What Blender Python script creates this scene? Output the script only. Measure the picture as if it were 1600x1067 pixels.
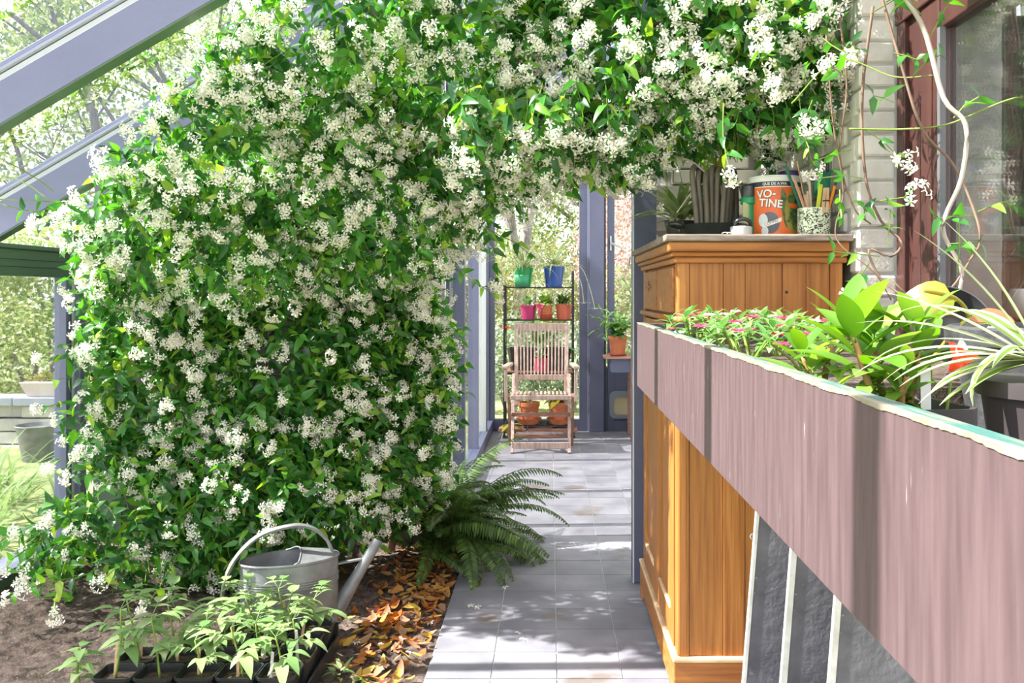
import bpy, math, random
import numpy as np
from mathutils import Vector, Matrix, Euler
from mathutils.bvhtree import BVHTree

for o in list(bpy.data.objects):
    bpy.data.objects.remove(o)
random.seed(7)
rng = np.random.default_rng(7)
S = bpy.context.scene
COL = S.collection

# ------------------------------------------------------------------ camera, sky, sun, exposure
cam = bpy.data.cameras.new('camera')
cam.lens = 31.5
cam.sensor_width = 36
cam.shift_x = -0.0375
cam.shift_y = -0.0472
cam.clip_start = 0.05
cam.clip_end = 300
cob = bpy.data.objects.new('camera', cam)
COL.objects.link(cob)
cob.location = (0, 0, 1.3)
cob.rotation_euler = (math.pi / 2, 0, 0)
S.camera = cob

w = bpy.data.worlds.new('sky')
S.world = w
w.use_nodes = True
nt = w.node_tree
bg = nt.nodes['Background']
tc = nt.nodes.new('ShaderNodeTexCoord')
sx = nt.nodes.new('ShaderNodeSeparateXYZ')
rp = nt.nodes.new('ShaderNodeValToRGB')
nt.links.new(tc.outputs['Generated'], sx.inputs[0])
nt.links.new(sx.outputs['Z'], rp.inputs[0])
nt.links.new(rp.outputs[0], bg.inputs[0])
rp.color_ramp.elements[0].position = 0.0
rp.color_ramp.elements[0].color = (1.0, 1.0, 1.0, 1)
rp.color_ramp.elements[1].position = 0.9
rp.color_ramp.elements[1].color = (0.82, 0.88, 1.0, 1)
bg.inputs[1].default_value = 2.0

sun = bpy.data.lights.new('sun', 'SUN')
sun.energy = 11.5
sun.angle = 0.012
sun.color = (1.0, 0.96, 0.9)
sob = bpy.data.objects.new('sun', sun)
COL.objects.link(sob)
sob.rotation_euler = Vector((1.0, 0.06, -1.04)).to_track_quat('-Z', 'Y').to_euler()

S.view_settings.view_transform = 'Standard'
S.view_settings.look = 'None'
S.view_settings.gamma = 1.0
S.view_settings.use_curve_mapping = False
S.view_settings.exposure = 0.88

# ------------------------------------------------------------------ materials
MATS = {}


def _nodes(name):
    m = bpy.data.materials.new(name)
    m.use_nodes = True
    n = m.node_tree
    b = n.nodes['Principled BSDF']
    return m, n, b


def mat(name, c1, c2=None, scale=6.0, rough=0.6, metal=0.0, bump=0.0, bscale=None, stretch=(1, 1, 1), detail=6, lo=0.35, hi=0.65,
        spec=0.4, specks=None, speck_amt=0.62, speck_scale=60, coords='Object', island=0.0, transl=0.0, sheen=0):
    m, n, b = _nodes(name)
    L = n.links
    b.inputs['Roughness'].default_value = rough
    b.inputs['Metallic'].default_value = metal
    b.inputs['Specular IOR Level'].default_value = spec
    c1 = (*c1, 1)
    c2 = (*(c2 if c2 else c1[:3]), 1)
    t = n.nodes.new('ShaderNodeTexCoord')
    mp = n.nodes.new('ShaderNodeMapping')
    mp.inputs['Scale'].default_value = stretch
    if coords == 'World':
        gp = n.nodes.new('ShaderNodeNewGeometry')
        L.new(gp.outputs['Position'], mp.inputs[0])
    else:
        L.new(t.outputs[coords], mp.inputs[0])
    nz = n.nodes.new('ShaderNodeTexNoise')
    nz.inputs['Scale'].default_value = scale
    nz.inputs['Detail'].default_value = detail
    L.new(mp.outputs[0], nz.inputs['Vector'])
    r = n.nodes.new('ShaderNodeValToRGB')
    r.color_ramp.elements[0].position = lo
    r.color_ramp.elements[0].color = c1
    r.color_ramp.elements[1].position = hi
    r.color_ramp.elements[1].color = c2
    L.new(nz.outputs['Fac'], r.inputs[0])
    col = r.outputs[0]
    if specks:
        s = n.nodes.new('ShaderNodeTexNoise')
        s.inputs['Scale'].default_value = speck_scale
        s.inputs['Detail'].default_value = 4
        L.new(mp.outputs[0], s.inputs['Vector'])
        sr = n.nodes.new('ShaderNodeValToRGB')
        sr.color_ramp.elements[0].position = speck_amt
        sr.color_ramp.elements[1].position = min(1, speck_amt + 0.07)
        L.new(s.outputs['Fac'], sr.inputs[0])
        mx = n.nodes.new('ShaderNodeMixRGB')
        L.new(sr.outputs[0], mx.inputs[0])
        L.new(col, mx.inputs[1])
        mx.inputs[2].default_value = (*specks, 1)
        col = mx.outputs[0]
    if island:
        g = n.nodes.new('ShaderNodeNewGeometry')
        oi = n.nodes.new('ShaderNodeObjectInfo')
        ad = n.nodes.new('ShaderNodeMath')
        ad.operation = 'ADD'
        L.new(g.outputs['Random Per Island'], ad.inputs[0])
        L.new(oi.outputs['Random'], ad.inputs[1])
        fr = n.nodes.new('ShaderNodeMath')
        fr.operation = 'FRACT'
        L.new(ad.outputs[0], fr.inputs[0])
        mr = n.nodes.new('ShaderNodeMapRange')
        mr.inputs['To Min'].default_value = 1 - island
        mr.inputs['To Max'].default_value = 1 + island
        L.new(fr.outputs[0], mr.inputs[0])
        hs = n.nodes.new('ShaderNodeHueSaturation')
        L.new(mr.outputs[0], hs.inputs['Value'])
        L.new(col, hs.inputs['Color'])
        col = hs.outputs[0]
    L.new(col, b.inputs['Base Color'])
    if bump:
        bz = nz
        if bscale:
            bz = n.nodes.new('ShaderNodeTexNoise')
            bz.inputs['Scale'].default_value = bscale
            bz.inputs['Detail'].default_value = 6
            L.new(mp.outputs[0], bz.inputs['Vector'])
        bp = n.nodes.new('ShaderNodeBump')
        bp.inputs['Strength'].default_value = bump
        bp.inputs['Distance'].default_value = 0.01
        L.new(bz.outputs['Fac'], bp.inputs['Height'])
        L.new(bp.outputs[0], b.inputs['Normal'])
    if transl:
        tr = n.nodes.new('ShaderNodeBsdfTranslucent')
        L.new(col, tr.inputs[0])
        ms = n.nodes.new('ShaderNodeMixShader')
        ms.inputs[0].default_value = transl
        L.new(b.outputs[0], ms.inputs[1])
        L.new(tr.outputs[0], ms.inputs[2])
        L.new(ms.outputs[0], n.nodes['Material Output'].inputs[0])
    return m


def leafmat(name, cols, transl=0.4, rough=0.38, spec=0.5):
    """leaf with a colour of its own per leaf (random per island / object)"""
    m, n, b = _nodes(name)
    L = n.links
    g = n.nodes.new('ShaderNodeNewGeometry')
    oi = n.nodes.new('ShaderNodeObjectInfo')
    ad = n.nodes.new('ShaderNodeMath')
    ad.operation = 'ADD'
    L.new(g.outputs['Random Per Island'], ad.inputs[0])
    L.new(oi.outputs['Random'], ad.inputs[1])
    fr = n.nodes.new('ShaderNodeMath')
    fr.operation = 'FRACT'
    L.new(ad.outputs[0], fr.inputs[0])
    r = n.nodes.new('ShaderNodeValToRGB')
    els = r.color_ramp.elements
    while len(els) < len(cols):
        els.new(0.5)
    for i, (p, c) in enumerate(cols):
        els[i].position = p
        els[i].color = (*c, 1)
    L.new(fr.outputs[0], r.inputs[0])
    L.new(r.outputs[0], b.inputs['Base Color'])
    b.inputs['Roughness'].default_value = rough
    b.inputs['Specular IOR Level'].default_value = spec
    tr = n.nodes.new('ShaderNodeBsdfTranslucent')
    hs = n.nodes.new('ShaderNodeHueSaturation')
    hs.inputs['Hue'].default_value = 0.485
    hs.inputs['Saturation'].default_value = 1.1
    hs.inputs['Value'].default_value = 1.25
    L.new(r.outputs[0], hs.inputs['Color'])
    L.new(hs.outputs[0], tr.inputs[0])
    ms = n.nodes.new('ShaderNodeMixShader')
    ms.inputs[0].default_value = transl
    L.new(b.outputs[0], ms.inputs[1])
    L.new(tr.outputs[0], ms.inputs[2])
    L.new(ms.outputs[0], n.nodes['Material Output'].inputs[0])
    return m


def glassmat(name, tint=(0.97, 0.99, 0.98), refl=0.6, rough=0.02):
    m, n, b = _nodes(name)
    L = n.links
    n.nodes.remove(b)
    t = n.nodes.new('ShaderNodeBsdfTransparent')
    t.inputs[0].default_value = (*tint, 1)
    g = n.nodes.new('ShaderNodeBsdfGlossy')
    g.inputs['Roughness'].default_value = rough
    f = n.nodes.new('ShaderNodeFresnel')
    f.inputs['IOR'].default_value = 1.45
    mu = n.nodes.new('ShaderNodeMath')
    mu.operation = 'MULTIPLY'
    mu.inputs[1].default_value = refl
    L.new(f.outputs[0], mu.inputs[0])
    ms = n.nodes.new('ShaderNodeMixShader')
    L.new(mu.outputs[0], ms.inputs[0])
    L.new(t.outputs[0], ms.inputs[1])
    L.new(g.outputs[0], ms.inputs[2])
    L.new(ms.outputs[0], n.nodes['Material Output'].inputs[0])
    return m


M = {}
M['frame'] = mat('slate blue painted metal', (0.165, 0.17, 0.285), (0.185, 0.19, 0.31), 3, 0.42, bump=0.03, bscale=90)
M['frame_dark'] = mat('dark blue painted metal', (0.085, 0.095, 0.16), (0.1, 0.11, 0.18), 3, 0.45)
M['gasket'] = mat('grey gasket', (0.1, 0.1, 0.11), rough=0.5)
M['frame_mid'] = mat('mid blue grey painted metal', (0.1, 0.105, 0.18), (0.12, 0.125, 0.205), 3, 0.42)
M['seal'] = mat('dark rubber seal', (0.05, 0.05, 0.075), rough=0.7)
M['strip'] = mat('pale aluminium and sunlit strip', (0.576, 0.592, 0.64), rough=0.4)
M['green_metal'] = mat('grey green metal paint and reflection', (0.085, 0.14, 0.09), (0.1, 0.165, 0.105), 4, 0.4)
M['glass'] = glassmat('clear glass')
M['win_glass'] = glassmat('window glass', (0.92, 0.93, 0.93), 0.7)
M['tile'] = mat('blue grey stone tile', (0.17, 0.163, 0.195), (0.25, 0.24, 0.275), 5, 0.55, bump=0.12, bscale=70, coords='World', island=0.1,
                specks=(0.145, 0.118, 0.11), speck_amt=0.6, speck_scale=2.6)
M['grout'] = mat('pale grout', (0.42, 0.41, 0.41), (0.55, 0.54, 0.53), 30, 0.9)
M['soil'] = mat('dark crumbly soil', (0.035, 0.022, 0.018), (0.13, 0.09, 0.075), 26, 0.95, bump=0.9, bscale=60, detail=10,
                specks=(0.2, 0.15, 0.13), speck_amt=0.6, speck_scale=120)
M['potsoil'] = mat('potting soil', (0.035, 0.022, 0.016), (0.11, 0.075, 0.055), 60, 0.95, bump=0.9, bscale=120)
M['lawn'] = mat('garden ground', (0.16, 0.2, 0.07), (0.34, 0.36, 0.17), 2.2, 0.95, bump=0.5, bscale=40)
M['brick'] = mat('white painted brick', (0.54, 0.505, 0.46), (0.66, 0.625, 0.58), 9, 0.75, bump=0.45, bscale=38, coords='World', island=0.07)
M['mortar'] = mat('painted mortar', (0.4, 0.384, 0.368), (0.496, 0.48, 0.456), 20, 0.9, bump=0.3)
M['brown'] = mat('red brown painted window wood', (0.042, 0.0147, 0.0134), (0.063, 0.0231, 0.0197), 5, 0.4, stretch=(4, 4, 0.5))
M['pine'] = mat('honey pine wood', (0.25, 0.08, 0.015), (0.44, 0.18, 0.04), 7, 0.5, stretch=(11, 11, 0.4), detail=10, bump=0.12, lo=0.3, hi=0.7,
                specks=(0.2, 0.07, 0.02), speck_amt=0.7, speck_scale=6)
M['pine_h'] = mat('honey pine wood lengthwise', (0.27, 0.085, 0.017), (0.43, 0.17, 0.038), 5, 0.5, stretch=(0.7, 9, 9), detail=8, bump=0.08)
M['pine_pale'] = mat('worn pale pine edge', (0.55, 0.33, 0.17), (0.68, 0.46, 0.28), 12, 0.6)
M['topwood'] = mat('weathered cupboard top', (0.16, 0.12, 0.1), (0.33, 0.26, 0.22), 12, 0.75, stretch=(1, 6, 6), bump=0.2)
M['plank'] = mat('weathered plum painted board', (0.0675, 0.0394, 0.0459), (0.103, 0.0638, 0.0713), 5, 0.55, stretch=(14, 14, 1.2), bump=0.15,
                 specks=(0.5, 0.45, 0.44), speck_amt=0.7, speck_scale=9)
M['plank_top'] = mat('worn turquoise and bare edge', (0.0336, 0.113, 0.0966), (0.151, 0.143, 0.113), 7, 0.7, stretch=(12, 1.6, 4), lo=0.4, hi=0.56, bump=0.3)
M['chip'] = mat('bare chipped wood edge', (0.18, 0.15, 0.11), (0.25, 0.215, 0.165), 30, 0.8)
M['slate'] = mat('dark slate board', (0.081, 0.0783, 0.0945), (0.162, 0.155, 0.182), 6, 0.75, bump=0.25, bscale=50, specks=(0.28, 0.26, 0.27), speck_amt=0.68, speck_scale=45)
M['slate_edge_sunlit'] = mat('white sunlit board edge', (0.42, 0.406, 0.392), (0.546, 0.532, 0.518), 20, 0.7)
M['zinc'] = mat('galvanised zinc', (0.162, 0.166, 0.178), (0.255, 0.259, 0.268), 14, 0.5, metal=0.3, bump=0.06, bscale=40, detail=10,
                specks=(0.27, 0.25, 0.225), speck_amt=0.6, speck_scale=9)
M['zinc_in'] = mat('dull zinc inside', (0.16, 0.165, 0.18), (0.26, 0.265, 0.28), 14, 0.6, metal=0.2)
M['plastic'] = mat('black plastic', (0.018, 0.02, 0.022), (0.03, 0.032, 0.034), 8, 0.3, spec=0.6)
M['plastic2'] = mat('dusty brown black plastic', (0.035, 0.028, 0.03), (0.06, 0.05, 0.05), 8, 0.45)
M['tub'] = mat('dusty black rubber tub', (0.02, 0.02, 0.022), (0.07, 0.07, 0.075), 12, 0.55, bump=0.3, bscale=80)
M['teak'] = mat('silvered teak', (0.3, 0.2, 0.17), (0.48, 0.36, 0.32), 8, 0.6, stretch=(8, 8, 1), bump=0.1)
M['teak_red'] = mat('reddish teak', (0.24, 0.105, 0.07), (0.38, 0.2, 0.15), 8, 0.55, stretch=(1, 8, 8))
M['iron'] = mat('dark wrought iron', (0.03, 0.028, 0.03), (0.05, 0.045, 0.045), 20, 0.5, metal=0.4)
M['terra'] = mat('terracotta', (0.4, 0.115, 0.05), (0.5, 0.17, 0.08), 10, 0.75)
M['terra_red'] = mat('red orange plastic pot', (0.46, 0.095, 0.055), (0.5, 0.11, 0.065), 6, 0.4)
M['magenta'] = mat('magenta glazed pot', (0.42, 0.03, 0.14), (0.46, 0.04, 0.16), 4, 0.3)
M['bluepot'] = mat('cobalt glazed pot', (0.02, 0.06, 0.24), (0.03, 0.08, 0.3), 4, 0.25)
M['greenpot'] = mat('green glazed pot', (0.01, 0.2, 0.055), (0.02, 0.26, 0.075), 4, 0.3)
M['greenpot2'] = mat('pale ribbed green glaze', (0.03, 0.28, 0.13), (0.07, 0.36, 0.19), 4, 0.35)
M['pink'] = mat('pink ribbon', (0.55, 0.05, 0.14), rough=0.5)
M['white'] = mat('white plastic', (0.75, 0.75, 0.75), rough=0.4)
M['greyflap'] = mat('grey plastic flap frame', (0.2, 0.225, 0.27), rough=0.45)
M['amber'] = mat('yellowed clear flap', (0.5, 0.42, 0.24), (0.56, 0.48, 0.3), 8, 0.4)
M['chrome'] = mat('brushed steel handle', (0.6, 0.6, 0.63), rough=0.25, metal=0.8)
M['hose'] = mat('grey brown rubber hose', (0.1, 0.085, 0.06), (0.15, 0.13, 0.095), 9, 0.5)
M['pan'] = mat('dark anodised pan', (0.045, 0.055, 0.05), (0.07, 0.08, 0.075), 9, 0.35, metal=0.5)
M['concrete'] = mat('pale grey ceramic', (0.4, 0.43, 0.42), (0.5, 0.53, 0.52), 10, 0.6)
M['gplastic'] = mat('emerald plastic', (0.01, 0.21, 0.08), rough=0.35)
M['dgreen'] = mat('dark teal plastic', (0.01, 0.12, 0.075), (0.015, 0.15, 0.09), 6, 0.4)
M['olive'] = mat('olive tinted plastic', (0.3, 0.33, 0.13), (0.4, 0.42, 0.2), 8, 0.35)
M['orange'] = mat('orange printed tin', (0.62, 0.11, 0.02), (0.66, 0.14, 0.03), 8, 0.35)
M['tinwhite'] = mat('pale worn tin', (0.62, 0.61, 0.57), (0.74, 0.73, 0.69), 14, 0.4)
M['tindark'] = mat('dark printed band', (0.03, 0.03, 0.035), rough=0.4)
M['tinred'] = mat('dark red tin print', (0.2, 0.03, 0.015), rough=0.4)
M['tinolive'] = mat('olive printed panel', (0.2, 0.2, 0.03), (0.3, 0.24, 0.05), 12, 0.4)
M['tinbush'] = mat('printed dark bush', (0.02, 0.05, 0.015), (0.12, 0.16, 0.06), 60, 0.4)
M['tingrey'] = mat('printed grey', (0.07, 0.07, 0.085), (0.12, 0.12, 0.14), 20, 0.4)
M['tinblue'] = mat('printed pale blue', (0.5, 0.55, 0.56), (0.6, 0.62, 0.6), 20, 0.4)
M['cup'] = mat('cream glazed cup', (0.62, 0.68, 0.5), rough=0.35)
M['black'] = mat('black ink', (0.012, 0.014, 0.012), rough=0.5)
M['stick'] = mat('light wood stick', (0.5, 0.3, 0.17), (0.6, 0.4, 0.25), 20, 0.6)
M['stick2'] = mat('pinkish wood stick', (0.45, 0.24, 0.15), (0.53, 0.31, 0.2), 20, 0.6)
M['bone'] = mat('pale bamboo', (0.495, 0.39, 0.27), (0.555, 0.465, 0.352), 20, 0.5)
M['lime'] = mat('lime plastic', (0.5, 0.54, 0.02), rough=0.4)
M['ora'] = mat('orange pen plastic', (0.75, 0.24, 0.01), rough=0.35)
M['purple'] = mat('purple plastic', (0.07, 0.03, 0.14), rough=0.4)
M['maroon'] = mat('wine red label', (0.25, 0.01, 0.06), rough=0.4)
M['milk'] = mat('translucent milk white plastic', (0.55, 0.53, 0.5), rough=0.4)
M['bark'] = mat('grey bark', (0.12, 0.1, 0.1), (0.24, 0.21, 0.2), 9, 0.9, stretch=(3, 3, 0.6), bump=0.6)
M['twig'] = mat('brown woody stem', (0.13, 0.075, 0.05), (0.2, 0.125, 0.085), 14, 0.7)
M['palestem'] = mat('pale bare stem', (0.358, 0.286, 0.24), (0.429, 0.358, 0.305), 12, 0.6)
M['greenstem'] = mat('green shoot', (0.17, 0.27, 0.04), (0.26, 0.36, 0.07), 12, 0.5, transl=0.2)
M['redstem'] = mat('reddish fleshy stem', (0.34, 0.14, 0.06), (0.42, 0.26, 0.1), 16, 0.5)
M['jas'] = leafmat('jasmine leaf', [(0, (0.025, 0.1, 0.03)), (0.4, (0.045, 0.19, 0.03)), (0.8, (0.1, 0.33, 0.035)), (0.94, (0.24, 0.45, 0.05)), (1, (0.4, 0.54, 0.1))], 0.45, 0.3, 0.6)
M['flower'] = leafmat('jasmine petal', [(0, (0.84, 0.78, 0.64)), (0.4, (0.9, 0.88, 0.79)), (1, (0.95, 0.95, 0.92))], 0.42, 0.6, 0.2)
M['fern'] = leafmat('fern', [(0, (0.035, 0.075, 0.018)), (0.6, (0.07, 0.135, 0.025)), (1, (0.13, 0.22, 0.04))], 0.35, 0.5)
M['seed'] = leafmat('seedling leaf', [(0, (0.158, 0.288, 0.0936)), (0.6, (0.274, 0.389, 0.158)), (1, (0.374, 0.461, 0.23))], 0.4, 0.5, 0.3)
M['imp'] = leafmat('broad impatiens leaf', [(0, (0.07, 0.2, 0.02)), (0.5, (0.14, 0.3, 0.03)), (1, (0.24, 0.4, 0.07))], 0.42, 0.4)
M['catha'] = leafmat('small bedding plant leaf', [(0, (0.08, 0.22, 0.05)), (0.6, (0.16, 0.34, 0.09)), (1, (0.32, 0.48, 0.2))], 0.3, 0.4)
M['pinkfl'] = leafmat('pink petals', [(0, (0.6, 0.04, 0.12)), (1, (0.75, 0.12, 0.22))], 0.4, 0.5, 0.2)
M['whitefl'] = leafmat('white petals', [(0, (0.86, 0.8, 0.8)), (1, (0.92, 0.9, 0.9))], 0.35, 0.5, 0.2)
M['redfl'] = leafmat('orange red petals', [(0, (0.75, 0.05, 0.015)), (1, (0.85, 0.13, 0.03))], 0.35, 0.4, 0.3)
M['lilac'] = leafmat('lilac petals', [(0, (0.5, 0.35, 0.62)), (1, (0.65, 0.52, 0.75))], 0.35, 0.5, 0.2)
M['spider_g'] = leafmat('spider plant green', [(0, (0.12, 0.216, 0.03)), (1, (0.204, 0.3, 0.06))], 0.4, 0.4)
M['spider_w'] = leafmat('spider plant cream edge', [(0, (0.409, 0.434, 0.279)), (1, (0.496, 0.508, 0.384))], 0.35, 0.4)
M['yellowleaf'] = leafmat('yellowing leaf', [(0, (0.3, 0.276, 0.024)), (1, (0.36, 0.336, 0.048))], 0.45, 0.4)
M['litter'] = leafmat('fallen leaf', [(0, (0.15, 0.0562, 0.0225)), (0.3, (0.285, 0.12, 0.045)), (0.6, (0.375, 0.15, 0.03)), (0.8, (0.413, 0.247, 0.0525)), (1, (0.315, 0.18, 0.105))], 0.15, 0.6, 0.3)
M['lit_orange'] = leafmat('orange fallen leaf', [(0, (0.35, 0.112, 0.0175)), (1, (0.406, 0.154, 0.028))], 0.15, 0.6, 0.3)
M['lit_yellow'] = leafmat('yellow fallen leaf', [(0, (0.45, 0.27, 0.0375)), (1, (0.48, 0.33, 0.0675))], 0.15, 0.6, 0.3)
M['lit_brown'] = leafmat('brown fallen leaf', [(0, (0.24, 0.112, 0.056)), (1, (0.36, 0.2, 0.12))], 0.12, 0.65, 0.3)
M['lit_red'] = leafmat('red fallen leaf', [(0, (0.3, 0.06, 0.0188)), (1, (0.36, 0.09, 0.0263))], 0.12, 0.6, 0.3)
M['shrub1'] = leafmat('garden shrub leaf', [(0, (0.15, 0.24, 0.09)), (0.5, (0.3, 0.375, 0.15)), (1, (0.488, 0.525, 0.315))], 0.5, 0.6, 0.2)
M['shrub2'] = leafmat('yellow green shrub leaf', [(0, (0.17, 0.19, 0.05)), (0.6, (0.275, 0.275, 0.1)), (1, (0.37, 0.34, 0.19))], 0.5, 0.6, 0.2)
M['shrub3'] = leafmat('grey green shrub leaf', [(0, (0.136, 0.186, 0.124)), (0.6, (0.26, 0.31, 0.223)), (1, (0.446, 0.471, 0.397))], 0.5, 0.6, 0.2)
M['shrubm'] = leafmat('mixed shrub leaf', [(0, (0.1, 0.17, 0.05)), (0.4, (0.26, 0.36, 0.12)), (0.75, (0.46, 0.48, 0.24)), (1, (0.8, 0.8, 0.7))], 0.45, 0.6, 0.2)
M['pinkshrub'] = leafmat('pink leaved shrub', [(0, (0.385, 0.21, 0.168)), (0.6, (0.504, 0.35, 0.294)), (1, (0.602, 0.532, 0.49))], 0.35, 0.6, 0.2)
M['treeleaf'] = leafmat('tree leaf', [(0, (0.14, 0.24, 0.08)), (0.5, (0.34, 0.46, 0.12)), (1, (0.6, 0.66, 0.28))], 0.5, 0.5, 0.3)
M['stone'] = mat('weathered garden stone', (0.42, 0.4, 0.4), (0.6, 0.57, 0.53), 6, 0.85, bump=0.4, island=0.1)
M['stoneblue'] = mat('blue grey coping stone', (0.3, 0.33, 0.42), (0.4, 0.42, 0.5), 6, 0.85, bump=0.3, island=0.08)
M['shed'] = mat('grey weathered boards', (0.26, 0.27, 0.3), (0.36, 0.37, 0.4), 6, 0.85, stretch=(6, 6, 0.6), island=0.08)
M['gravel'] = mat('pinkish gravel', (0.5, 0.34, 0.28), (0.62, 0.47, 0.4), 20, 0.9, island=0.15)
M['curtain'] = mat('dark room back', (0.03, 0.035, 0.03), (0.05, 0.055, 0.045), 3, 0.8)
M['table'] = mat('brown table wood', (0.2, 0.09, 0.045), (0.28, 0.13, 0.07), 6, 0.4, stretch=(1, 8, 8))
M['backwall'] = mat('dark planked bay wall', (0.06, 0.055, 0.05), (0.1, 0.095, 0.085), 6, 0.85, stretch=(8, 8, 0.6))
M['drain'] = mat('grey drainpipe', (0.5, 0.5, 0.55), rough=0.5)
M['render'] = mat('pale pink render', (0.62, 0.52, 0.52), (0.7, 0.6, 0.6), 4, 0.9)


# ------------------------------------------------------------------ mesh helpers
class MB:
    def __init__(self):
        self.v, self.f, self.m = [], [], []

    def add(self, vs, fs, mi=0):
        o = len(self.v)
        self.v += [tuple(x) for x in vs]
        self.f += [tuple(o + i for i in f) for f in fs]
        self.m += [mi] * len(fs)
        return self

    def box(self, x0, x1, y0, y1, z0, z1, mi=0, R=None, c=None):
        vs = [(x, y, z) for z in (z0, z1) for y in (y0, y1) for x in (x0, x1)]
        if R is not None:
            c = Vector(c) if c is not None else Vector(((x0 + x1) / 2, (y0 + y1) / 2, (z0 + z1) / 2))
            vs = [c + R @ (Vector(p) - c) for p in vs]
        return self.add(vs, [(0, 2, 3, 1), (4, 5, 7, 6), (0, 1, 5, 4), (1, 3, 7, 5), (3, 2, 6, 7), (2, 0, 4, 6)], mi)

    def bar(self, p, q, wx, wy, up=(0, 0, 1), mi=0):
        """box along p-q; wx across (perp. to up), wy along up"""
        p, q = Vector(p), Vector(q)
        d = (q - p).normalized()
        u = Vector(up)
        if abs(d.dot(u.normalized())) > 0.99:
            u = Vector((0, 1, 0))
        s = d.cross(u).normalized()
        t = s.cross(d).normalized()
        vs = []
        for e in (p, q):
            for a, b in ((-1, -1), (1, -1), (1, 1), (-1, 1)):
                vs.append(e + s * (a * wx / 2) + t * (b * wy / 2))
        return self.add(vs, [(3, 2, 1, 0), (4, 5, 6, 7), (0, 1, 5, 4), (1, 2, 6, 5), (2, 3, 7, 6), (3, 0, 4, 7)], mi)

    def tube(self, pts, r, n=6, mi=0, cap=True):
        pts = [Vector(p) for p in pts]
        k = len(pts)
        rs = list(r) if hasattr(r, '__len__') else [r] * k
        vs, fs = [], []
        ref = None
        for i, p in enumerate(pts):
            d = (pts[min(i + 1, k - 1)] - pts[max(i - 1, 0)]).normalized()
            if ref is None:
                ref = Vector((0, 0, 1)) if abs(d.z) < 0.9 else Vector((1, 0, 0))
            a = d.cross(ref).normalized()
            b = d.cross(a).normalized()
            ref = b.cross(d) * -1 if False else ref
            for j in range(n):
                t = 2 * math.pi * j / n
                vs.append(p + (a * math.cos(t) + b * math.sin(t)) * rs[i])
        for i in range(k - 1):
            for j in range(n):
                fs.append((i * n + j, i * n + (j + 1) % n, (i + 1) * n + (j + 1) % n, (i + 1) * n + j))
        if cap:
            fs.append(tuple(range(n - 1, -1, -1)))
            fs.append(tuple((k - 1) * n + j for j in range(n)))
        return self.add(vs, fs, mi)

    def lathe(self, prof, c=(0, 0, 0), n=24, sx=1, sy=1, mi=0, rot=0, tilt=None):
        vs, fs = [], []
        c = Vector(c)
        R = Matrix.Rotation(rot, 3, 'Z')
        for (r, z) in prof:
            for j in range(n):
                t = 2 * math.pi * j / n
                v = R @ Vector((r * math.cos(t) * sx, r * math.sin(t) * sy, z))
                if tilt is not None:
                    v = tilt @ v
                vs.append(c + v)
        for i in range(len(prof) - 1):
            for j in range(n):
                fs.append((i * n + j, i * n + (j + 1) % n, (i + 1) * n + (j + 1) % n, (i + 1) * n + j))
        if prof[0][0] > 1e-6:
            fs.append(tuple(range(n - 1, -1, -1)))
        if prof[-1][0] > 1e-6:
            fs.append(tuple((len(prof) - 1) * n + j for j in range(n)))
        return self.add(vs, fs, mi)

    def sqlathe(self, prof, c=(0, 0, 0), mi=0, rot=0, close=True):
        """square pots: prof = (half width, z), bevelled corners"""
        vs, fs = [], []
        c = Vector(c)
        R = Matrix.Rotation(rot, 3, 'Z')
        for (h, z) in prof:
            b = h * 0.8
            for (x, y) in ((h, -b), (h, b), (b, h), (-b, h), (-h, b), (-h, -b), (-b, -h), (b, -h)):
                vs.append(c + R @ Vector((x, y, z)))
        n = 8
        for i in range(len(prof) - 1):
            for j in range(n):
                fs.append((i * n + j, i * n + (j + 1) % n, (i + 1) * n + (j + 1) % n, (i + 1) * n + j))
        if close:
            fs.append(tuple(range(n - 1, -1, -1)))
            fs.append(tuple((len(prof) - 1) * n + j for j in range(n)))
        return self.add(vs, fs, mi)

    def leaf(self, p, d, nrm, length, width, droop=0.3, fold=0.25, segs=5, mi=0, tip=0.5):
        """pointed blade curving down, with a fold along the midrib"""
        p = Vector(p)
        d = Vector(d).normalized()
        nrm = Vector(nrm)
        s = d.cross(nrm).normalized()
        u = s.cross(d).normalized()
        vs = [p]
        fs = []
        for i in range(1, segs):
            t = i / segs
            a = droop * t
            c = p + d * (length * t * math.cos(a * 0.6)) - u * (length * t * math.sin(a))
            wd = width * 0.5 * (math.sin(math.pi * t ** tip * 0.98) ** 0.85)
            vs += [c + s * wd + u * wd * fold, c, c - s * wd + u * wd * fold]
        a = droop
        vs.append(p + d * (length * math.cos(a * 0.6)) - u * (length * math.sin(a)))
        fs += [(0, 1, 2), (0, 2, 3)]
        for i in range(segs - 2):
            b = 1 + 3 * i
            fs += [(b, b + 3, b + 4, b + 1), (b + 1, b + 4, b + 5, b + 2)]
        b = 1 + 3 * (segs - 2)
        e = len(vs) - 1
        fs += [(b, e, b + 1), (b + 1, e, b + 2)]
        return self.add(vs, fs, mi)


def mesh_of(name, mb, off=None, smooth=False):
    me = bpy.data.meshes.new(name)
    vs = mb.v if off is None else [(a - off[0], b - off[1], c - off[2]) for a, b, c in mb.v]
    me.from_pydata(vs, [], mb.f)
    if any(mb.m):
        me.polygons.foreach_set('material_index', mb.m)
    if smooth:
        me.polygons.foreach_set('use_smooth', [True] * len(mb.f))
    me.update()
    return me


def root_of(o):
    while o.parent:
        o = o.parent
    return o


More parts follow.
